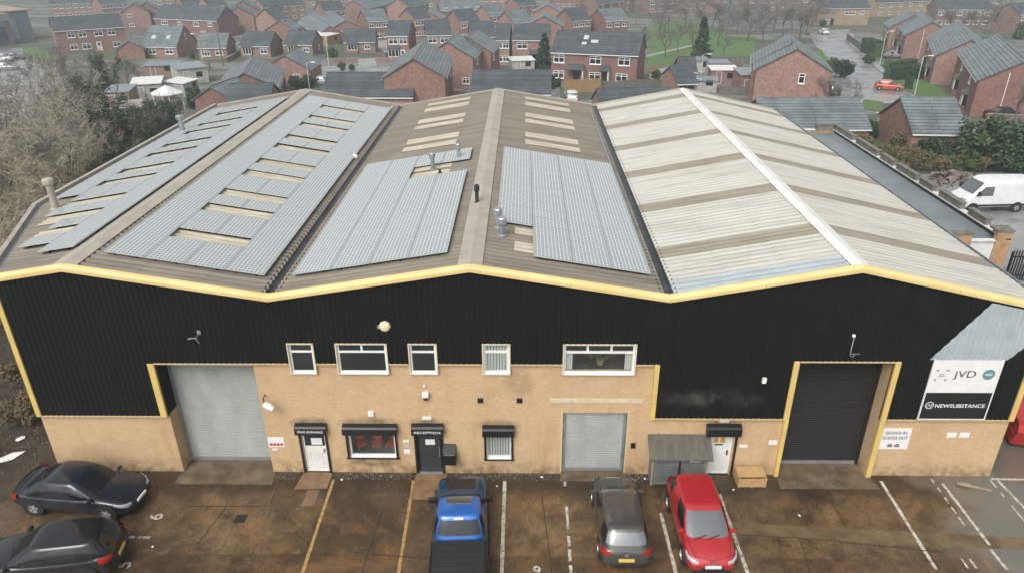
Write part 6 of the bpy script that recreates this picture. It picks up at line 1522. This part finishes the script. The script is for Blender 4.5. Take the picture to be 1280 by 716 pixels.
def ivy(seed):
    r = random.Random(seed); T = MB(); K = MB()
    for s in range(5):
        a = r.uniform(0,6.28); pts = [Vector((0,0,-.2))]; d = Vector((math.cos(a)*.25, math.sin(a)*.25, 1)).normalized()
        for i in range(4): d = (d+rvec(r)*.14+Vector((0,0,.1))).normalized(); pts.append(pts[-1]+d*1.5)
        T.tube(pts, [.12,.1,.08,.05,.02], 5, cap=False)
        for q in range(40):
            f = r.uniform(.8,4); j = min(3, int(f)); p = pts[j]+(pts[j+1]-pts[j])*(f-j); e = p+(rvec(r)+Vector((0,0,.5))).normalized()*r.uniform(.5,1.5); T.tube([p,e], [.016,.008], 3, cap=False)
        for q in range(620):
            f = r.random()**1.3*3.4; j = min(3, int(f)); p = pts[j]+(pts[j+1]-pts[j])*(f-j)+rvec(r)*r.uniform(.1,.85)*(1.1-.16*f); n = rvec(r); aa = n.orthogonal().normalized(); b = n.cross(aa); sz = .11*r.uniform(.6,1.4)
            K.add([p-aa*sz, p+b*sz*.6, p+aa*sz, p-b*sz*.6], [(0,1,2,3)])
    return T, K
for i in range(3): T, K = ivy(100+i); proto(('ivy', i), T, K, 'bark', 'leaf')
NAT = {'bare': 8.2, 'broom': 7.5, 'broomg': 7.5, 'bush': 1.0, 'green': 1.0, 'scrub': .9, 'cone': 4.0, 'ivy': 6.2}
_cnt = {}
def plant(kind, px, h, label, cat=None, group=None, wide=1.0, pos=None):
    n = sum(1 for k in PT if k[0] == kind); i = _cnt.get(kind, 0); _cnt[kind] = i+1
    T, K = PT[(kind, i % n)]; p = at(*px) if pos is None else Vector((pos[0], pos[1], tz(pos[1])))
    nm = {'bare':'bare_tree','broom':'willow_shrub','broomg':'willow_shrub','bush':'evergreen_bush','green':'green_bush','scrub':'scrub_bush','cone':'conifer_tree','ivy':'ivy_tree'}[kind]
    ct = {'bare':'tree','broom':'shrub','broomg':'shrub','bush':'bush','green':'bush','scrub':'bush','cone':'tree','ivy':'tree'}[kind]
    t = empty(nm, p, R_.uniform(0, 6.28)); tag(t, label, cat or ct, group)
    if kind in ('bush','green','scrub'): s = h/2.0; up_ = h*.47
    elif kind == 'cone': s = h/4.2; up_ = h*.50
    else: s = h/NAT[kind]; up_ = 0
    if T: q = link('trunk', T, t); q.scale = (s, s, s)
    q = link('crown', K, t, (0, 0, up_)); q.scale = (s*wide, s*wide, s)
    return t
G1 = 'bare willow shrubs left of the warehouse'
for k, px, h, lab in [('broom',(4,405),5.2,'bare olive willow nearest the warehouse front, at the left edge'), ('broom',(16,350),6.5,'bare olive willow beside the cut-off front corner of the roof'), ('broom',(48,300),6.8,'bare olive willow reaching above the front left flue'),
    ('broom',(-6,300),7.5,'bare olive willow cut by the left edge of the photo, middle height'), ('broom',(28,262),7.6,'bare brown willow behind the cut-off roof corner'), ('broom',(82,250),7.2,'bare brown willow close against the left gutter'),
    ('broom',(60,225),9.2,'tall bare willow in the middle of the left thicket'), ('broomg',(8,222),9.4,'tall grey-tipped willow at the left edge of the thicket'), ('broomg',(100,212),7.2,'grey-tipped willow next to the dark ivy trees'),
    ('broomg',(38,188),9.8,'grey-tipped willow at the back of the thicket'), ('broomg',(78,186),9.6,'pale grey willow at the back, next to the ivy trees'), ('broom',(118,226),5.6,'low bare willow between the gutter and the ivy trees'), ('broom',(-14,380),6.8,'bare olive willow half outside the left edge'), ('broom',(150,214),4.0,'small bare willow under the gutter by the far left flue')]:
    plant(k, px, h, lab, None, G1, 1.15)
G2 = 'ivy-clad trees behind the left gutter'
for px, h, lab in [((128,205),6.4,'ivy-clad tree first from the willow thicket'), ((112,178),7.0,'tall ivy-clad tree behind the willow thicket'), ((150,196),5.6,'ivy-clad tree below the pale grey-roofed hut'), ((170,190),4.8,'ivy-clad tree below the hut with the blue end'), ((192,180),5.0,'ivy-clad tree nearest the white pavilion'), ((208,170),4.6,'ivy-clad tree next to the far left flue'), ((224,160),3.6,'short ivy-clad tree below the small brick garage'), ((118,160),6.6,'ivy-clad tree beside the grey-tipped willows'), ((136,186),6.4,'bushy ivy-clad tree left of the pale grey hut'), ((182,200),4.6,'ivy-clad tree close to the gutter below the huts'), ((162,212),4.4,'ivy-clad tree nearest the gutter'), ((200,188),4.2,'low ivy-clad tree between gutter and pavilion'), ((106,196),6.0,'ivy-clad tree inside the willow thicket')]:
    plant('ivy', px, h*1.1, lab, None, G2, 1.35)
plant('ivy', (141,120), 7.4, 'dark ivy-clad tree between the long red terrace and the huts', wide=1.2)
plant('bush', (250,136), 3.2, 'dark evergreen bush in front of the small brick garage')
G3 = 'bare trees in front of the long red terrace'
for px, h, lab in [((62,128),8.5,'bare tree in front of the left end of the long red terrace'), ((92,116),8.5,'bare tree in front of the middle of the long red terrace'), ((118,112),8.0,'bare tree in front of the right end of the long red terrace'), ((38,112),7.0,'bare tree beside the left lawn'), ((104,140),6.0,'low bare tree just behind the willow thicket'), ((160,108),6.5,'bare tree between the dark ivy-clad tree and the brick store'), ((72,88),6.5,'bare tree close to the corner of the long red terrace'), ((20,140),6.5,'bare tree in the left yard'), ((175,110),5.0,'small bare tree left of the flat brick store')]:
    plant('bare', px, h, lab, None, G3, 1.1)
for px, h, lab in [((172,205),2.6,'dark bush under the gutter below the hut with the blue end'), ((196,190),2.4,'dark bush under the gutter next to the ivy trees'), ((132,222),3.0,'dark bush at the end of the willow thicket'), ((216,176),2.2,'dark bush close to the far left flue'), ((154,178),3.0,'dark bush below the hut wall')]: plant('bush', px, h, lab, None, 'dark bushes behind the left gutter', 1.3)
for px, h, lab in [((60,262),8.6,'taller bare tree rising out of the willow thicket'), ((20,196),8.8,'bare tree at the back left of the willow thicket'), ((95,236),8.0,'bare tree between the willow thicket and the gutter'), ((14,310),7.4,'bare tree low in the willow thicket'), ((186,196),5.6,'thin bare tree standing in the ivy below the huts'), ((206,184),5.2,'thin bare tree standing in the ivy by the pavilion')]: plant('bare', px, h, lab, None, 'bare trees in the left thicket', 1.1)
# park and woods
plant('cone', (875,79), 8.6, 'tall dark conifer on the park lawn', wide=1.15)
plant('cone', (680,87), 6.6, 'dark shaggy conifer left of the pair of semis', wide=1.3)
GP = 'bare trees of the park'
for px, h, lab in [((832,73),9,'bare tree at the left of the park path'), ((847,66),8,'slender bare tree crossing the park path'), ((866,62),9,'bare tree just behind the park conifer'), ((823,48),9,'bare tree at the upper left of the park'), ((897,58),8,'bare tree right of the park conifer, near the lawn edge'), ((905,74),6,'small bare tree on the open lawn'), ((808,60),7,'bare tree behind the right end of the semis')]:
    plant('bare', px, h, lab, None, GP)
GW = 'bare trees of the wood at the top'
wood = [(836,34,'first from the pale-fronted terrace'),(856,30,'second from the pale-fronted terrace'),(876,38,'above the park conifer'),(890,28,'high above the park conifer'),(906,44,'at the lawn corner'),(920,34,'over the lawn corner'),(934,44,'above the middle of the lawn edge'),(944,30,'high over the lawn edge'),(954,46,'left of the stepped gable roof'),(966,34,'above the stepped gable roof'),(978,40,'touching the stepped gable roof'),(990,30,'behind the stepped ridge'),(1000,46,'right of the stepped ridge'),(1008,36,'beside the head of the road'),(1014,26,'left of the buff terrace'),(870,14,'farthest back above the conifer'),(910,12,'farthest back in the middle of the wood'),(950,12,'farthest back towards the buff terrace'),(990,14,'farthest back beside the buff terrace'),(1030,4,'behind the buff terrace roof'),(828,20,'at the left end of the far wood')]
for x, y, w in wood: plant('bare', (x, y+8), R_.uniform(9.5,12.5), f'bare grey tree of the wood, {w}', None, GW, 1.35)
GR = 'bare trees at the top right'
for x, y, w in [(1170,34,'left of the brown terrace'),(1184,40,'first in front of the brown terrace'),(1200,36,'second in front of the brown terrace'),(1216,42,'third in front of the brown terrace'),(1230,36,'right end of the brown terrace'),(1243,44,'above the nearest right-hand gable'),(1252,30,'left of the top right red house'),(1222,20,'over the roof of the brown terrace'),(1196,14,'high over the brown terrace'),(1250,12,'at the very top right')]: plant('bare', (x, y+6), R_.uniform(8,10), f'bare grey tree, {w}', None, GR, 1.3)
plant('green', (1277,50), 4.5, 'bright green tree at the right edge above the near gable house')
GT = 'bare trees along the far streets'
for x, y, h, w in [(716,30,8,'in front of the white-doored terrace'),(730,24,8,'at the end of the white-doored terrace'),(778,30,8,'right of the pale car park'),(795,26,8,'before the terrace step'),(760,18,9,'over the white-doored terrace'),(345,24,8,'before the low top-left terrace'),(378,16,9,'between the low terrace and the stepping terrace'),(396,12,9,'left of the stepping terrace gable'),(560,14,7,'near the round tree'),(90,14,9,'behind the tan-roofed shed'),(130,12,9,'behind the long red terrace'),(108,10,8,'between shed and terrace at the back')]: plant('bare', (x, y+4), h, f'bare street tree {w}', None, GT, 1.2)
plant('green', (613,28), 4.4, 'round bright green tree among the far houses', 'tree'); plant('bush', (598,26), 3.0, 'dark green bush beside the round bright tree')
# saplings
for px, h, w in [((1028,152),6.5,'left'),((1046,150),6.8,'middle')]: pass
GS = 'thin bare saplings'
for px, h, lab in [((1012,160),6.0,'thin bare sapling before the grey garage roof, left one'), ((1030,158),7.6,'thin bare sapling before the grey garage roof, tallest one'), ((1058,150),6.2,'thin bare sapling before the grey garage roof, right one'), ((1266,160),7.0,'thin bare tree in front of the nearest right-hand gable house'), ((652,122),5.0,'thin bare tree before the middle dark roof, right of the ridge'), ((626,118),4.5,'thin bare tree before the middle dark roof, above the ridge'), ((322,128),5.0,'thin bare tree at the far left corner of the warehouse'), ((612,124),4.4,'spindly bare tree left of the middle ridge end')]:
    plant('bare', px, h, lab, None, GS, .75)
# bushes on the right
plant('bush', (1239,208), 4.9, 'large round dark evergreen bush above the white van', wide=1.2); plant('bush', (1276,220), 4.2, 'evergreen bush at the right edge beside the white van', wide=1.1)
GB = 'scrub between the annexe and the bungalow'
for k, px, h, lab in [('scrub',(1080,190),2.0,'brown scrub bush nearest the annexe corner'), ('scrub',(1106,205),2.2,'brown scrub bush below the white canopy'), ('scrub',(1126,190),2.3,'tall brown scrub bush below the bungalow gable'), ('bush',(1150,194),2.0,'green bush in the middle of the scrub'), ('scrub',(1140,212),2.4,'low brown scrub bush behind the parapet'), ('bush',(1172,196),2.3,'green bush under the ribbed-roof bungalow'), ('scrub',(1168,218),2.0,'low brown scrub bush beside the rubble'), ('bush',(1190,200),1.7,'green bush just left of the large round one'), ('scrub',(1200,208),1.6,'brown scrub between the round bush and the rubble'), ('green',(1052,168),2.4,'bright bush poking over the annexe back wall'), ('bush',(1090,172),2.0,'dark bush beside the grey fence'), ('green',(1185,214),1.6,'small bright bush next to the rubble'), ('scrub',(1230,216),1.6,'low scrub at the foot of the round bush'), ('green',(1212,214),1.2,'bright bush at the foot of the round bush')]:
    plant(k, px, h, lab, None, GB, 1.15)
for px, h, lab in [((372,113),2.6,'dark round bush beside the silver car'), ((387,110),2.2,'smaller dark bush beside the silver car'), ((692,112),2.4,'dark bush left of the orange timber fence'), ((1050,98),3.6,'tall green bush beside the big gable house')]: plant('bush', px, h, lab, None, 'garden bushes')
for px, h, lab in [((416,74),2.6,'bright conifer-like bush beside the white carport'), ((428,88),1.6,'bright bush at the edge of the middle road'), ((440,88),1.2,'reddish-green bush at the edge of the middle road'), ((1040,90),2.6,'bright bush left of the tall green one'), ((1085,80),2.2,'bright bush at the square hedge end'), ((240,74),1.5,'small bush at the corner of the chalet bungalow'), ((255,34),2.6,'green bush before the dark-roofed pair'), ((300,34),2.0,'green bush below the white-edged gable'), ((820,100),1.8,'small bush beside the park garage'), ((1028,34),2.2,'green bush beside the white car at the road head')]: plant('green', px, h, lab, None, 'garden bushes')
def hedge(label, pts, w, h, m='leaf'):
    P = [at(*p) for p in pts]; o0 = P[0]; t = MB(); rn = random.Random(len(label)); core = MB()
    for a, b in zip(P, P[1:]):
        d = b-a; L = d.length; n = Vector((-d.y,d.x,0)).normalized()
        vs = [a-n*w*.4, b-n*w*.4, b+n*w*.4, a+n*w*.4]; core.add([tuple(v-o0) for v in vs]+[tuple(v-o0+Vector((0,0,h*.9))) for v in vs], [(0,3,2,1),(4,5,6,7),(0,1,5,4),(1,2,6,5),(2,3,7,6),(3,0,4,7)])
        for _ in range(int(L*(w+2*h)*60)):
            f = rn.random(); s = rn.choice((-1,0,0,1)); p = a+d*f-o0+(n*(s*w/2) if s else n*rn.uniform(-w/2,w/2)); p.z += rn.uniform(0,h) if s else h*rn.uniform(.86,1.03)
            p += rvec(rn)*.1; q = rvec(rn); aa = q.orthogonal().normalized(); bb = q.cross(aa); sz = .10*rn.uniform(.6,1.4); t.add([tuple(p-aa*sz), tuple(p+bb*sz*.6), tuple(p+aa*sz), tuple(p-bb*sz*.6)], [(0,1,2,3)])
    e = empty('hedge', o0); tag(e, label, 'hedge', 'hedges'); core.build('core', m, e); t.build('foliage', m, e)
hedge('square dark hedge along the lawn at the bend of the road', [(1107,101),(1149,98)], 1.6, 2.2); hedge('small clipped hedge block beside the orange car', [(1131,112),(1138,112)], 1.2, 1.9)
hedge('long low hedge on the garden wall below the pink-brick bungalow', [(216,86),(262,85)], 1.0, 1.0); hedge('low hedge in front of the narrow white-fronted house', [(483,73),(503,72)], 1.0, 1.0); hedge('lower bright hedge behind the square dark hedge', [(1107,86),(1142,82)], 1.4, 1.2, 'leafb')
hedge('low hedge before the white-doored terrace', [(742,27),(780,28)], 1.2, 1.0); hedge('dark tall hedge beside the third right-hand gable house', [(1080,66),(1097,72)], 2.0, 3.0)
# leaf litter and rough grass left of the front wall
g = MB(); rn = random.Random(8)
for _ in range(16000):
    x = rn.uniform(-34,-19.0); y = rn.uniform(-8, 16)
    if x > xleft(max(0,y))-.8 and y > -.3: continue
    if y < 0 and x > -20.4-.25*math.sin(y*2): continue
    s = rn.uniform(.02,.065); z = rn.uniform(.01,.07); q = rvec(rn); a = q.orthogonal().normalized()*s; b = q.cross(q.orthogonal().normalized())*s*.6
    p = Vector((x,y,z)); g.add([tuple(p-a), tuple(p+b), tuple(p+a), tuple(p-b)], [(0,1,2,3)], rn.choice((0,0,0,1)))
tag(g.build('undergrowth', ['deadleaf','leaf']), 'brown leaf litter and rough undergrowth left of the front wall', 'undergrowth', kind='stuff')
GU = 'low scrub at the left edge of the yard'
for x, y, h, lab in [(-21.6,3.2,1.5,'low scrub against the cut-off corner wall'), (-23.0,5.4,1.8,'scrub beside the left wall'), (-21.9,.4,.9,'small scrub above the navy liftback'), (-24.6,2.0,1.6,'scrub at the far left edge of the yard')]: plant('scrub', (0,0), h, lab, None, GU, 1.3, pos=(x,y))

# ------------------------------------------------------------------ air, light, render settings
g = MB(); g.box(-530, 530, -65, 910, -10.2, 24.0); hz = g.build('haze', []) if False else None
me = g.mesh('haze', []); hz = link('haze', me); hz['kind'] = 'stuff'; hz['label'] = 'thin damp haze over the housing estate'; hz['category'] = 'haze'
hm = bpy.data.materials.new('damp_air'); hm.use_nodes = True; nt = hm.node_tree; nt.nodes.remove(nt.nodes['Principled BSDF'])
pv = N(nt, 'ShaderNodeVolumePrincipled'); pv.inputs['Color'].default_value = (.74,.86,.92,1); pv.inputs['Density'].default_value = .00095; pv.inputs['Anisotropy'].default_value = .2
nt.links.new(pv.outputs['Volume'], nt.nodes['Material Output'].inputs['Volume']); me.materials.append(hm)

w = bpy.data.worlds.new('World'); SC.world = w; w.use_nodes = True; nt = w.node_tree
bg = nt.nodes['Background']; sky = N(nt, 'ShaderNodeTexSky', sky_type='NISHITA'); sky.sun_disc = False
EL, AZ = math.radians(48), math.radians(205)     # azimuth clockwise from +Y
sky.sun_elevation = EL; sky.sun_rotation = AZ; sky.air_density = 1.0; sky.dust_density = 5.0; sky.ozone_density = 1.0; sky.altitude = 80
hs = N(nt, 'ShaderNodeHueSaturation'); hs.inputs['Saturation'].default_value = .12
nt.links.new(sky.outputs[0], hs.inputs['Color']); nt.links.new(hs.outputs[0], bg.inputs['Color']); bg.inputs['Strength'].default_value = .15
sl = bpy.data.lights.new('sun', 'SUN'); sl.energy = .85; sl.angle = math.radians(25); sl.color = (1,.96,.9)
so = bpy.data.objects.new('sun', sl); COL.objects.link(so)
sd = Vector((math.sin(AZ)*math.cos(EL), math.cos(AZ)*math.cos(EL), math.sin(EL))); so.rotation_euler = (-sd).to_track_quat('-Z', 'Y').to_euler(); so.location = (0,-40,60)
SC.view_settings.view_transform = 'Standard'; SC.view_settings.look = 'None'; SC.view_settings.exposure = .42; SC.view_settings.gamma = 1
SC.cycles.max_bounces = 6; SC.cycles.diffuse_bounces = 3; SC.cycles.glossy_bounces = 3; SC.cycles.transparent_max_bounces = 8; SC.cycles.volume_bounces = 0
SC.cycles.use_denoising = True
SC.render.film_transparent = False
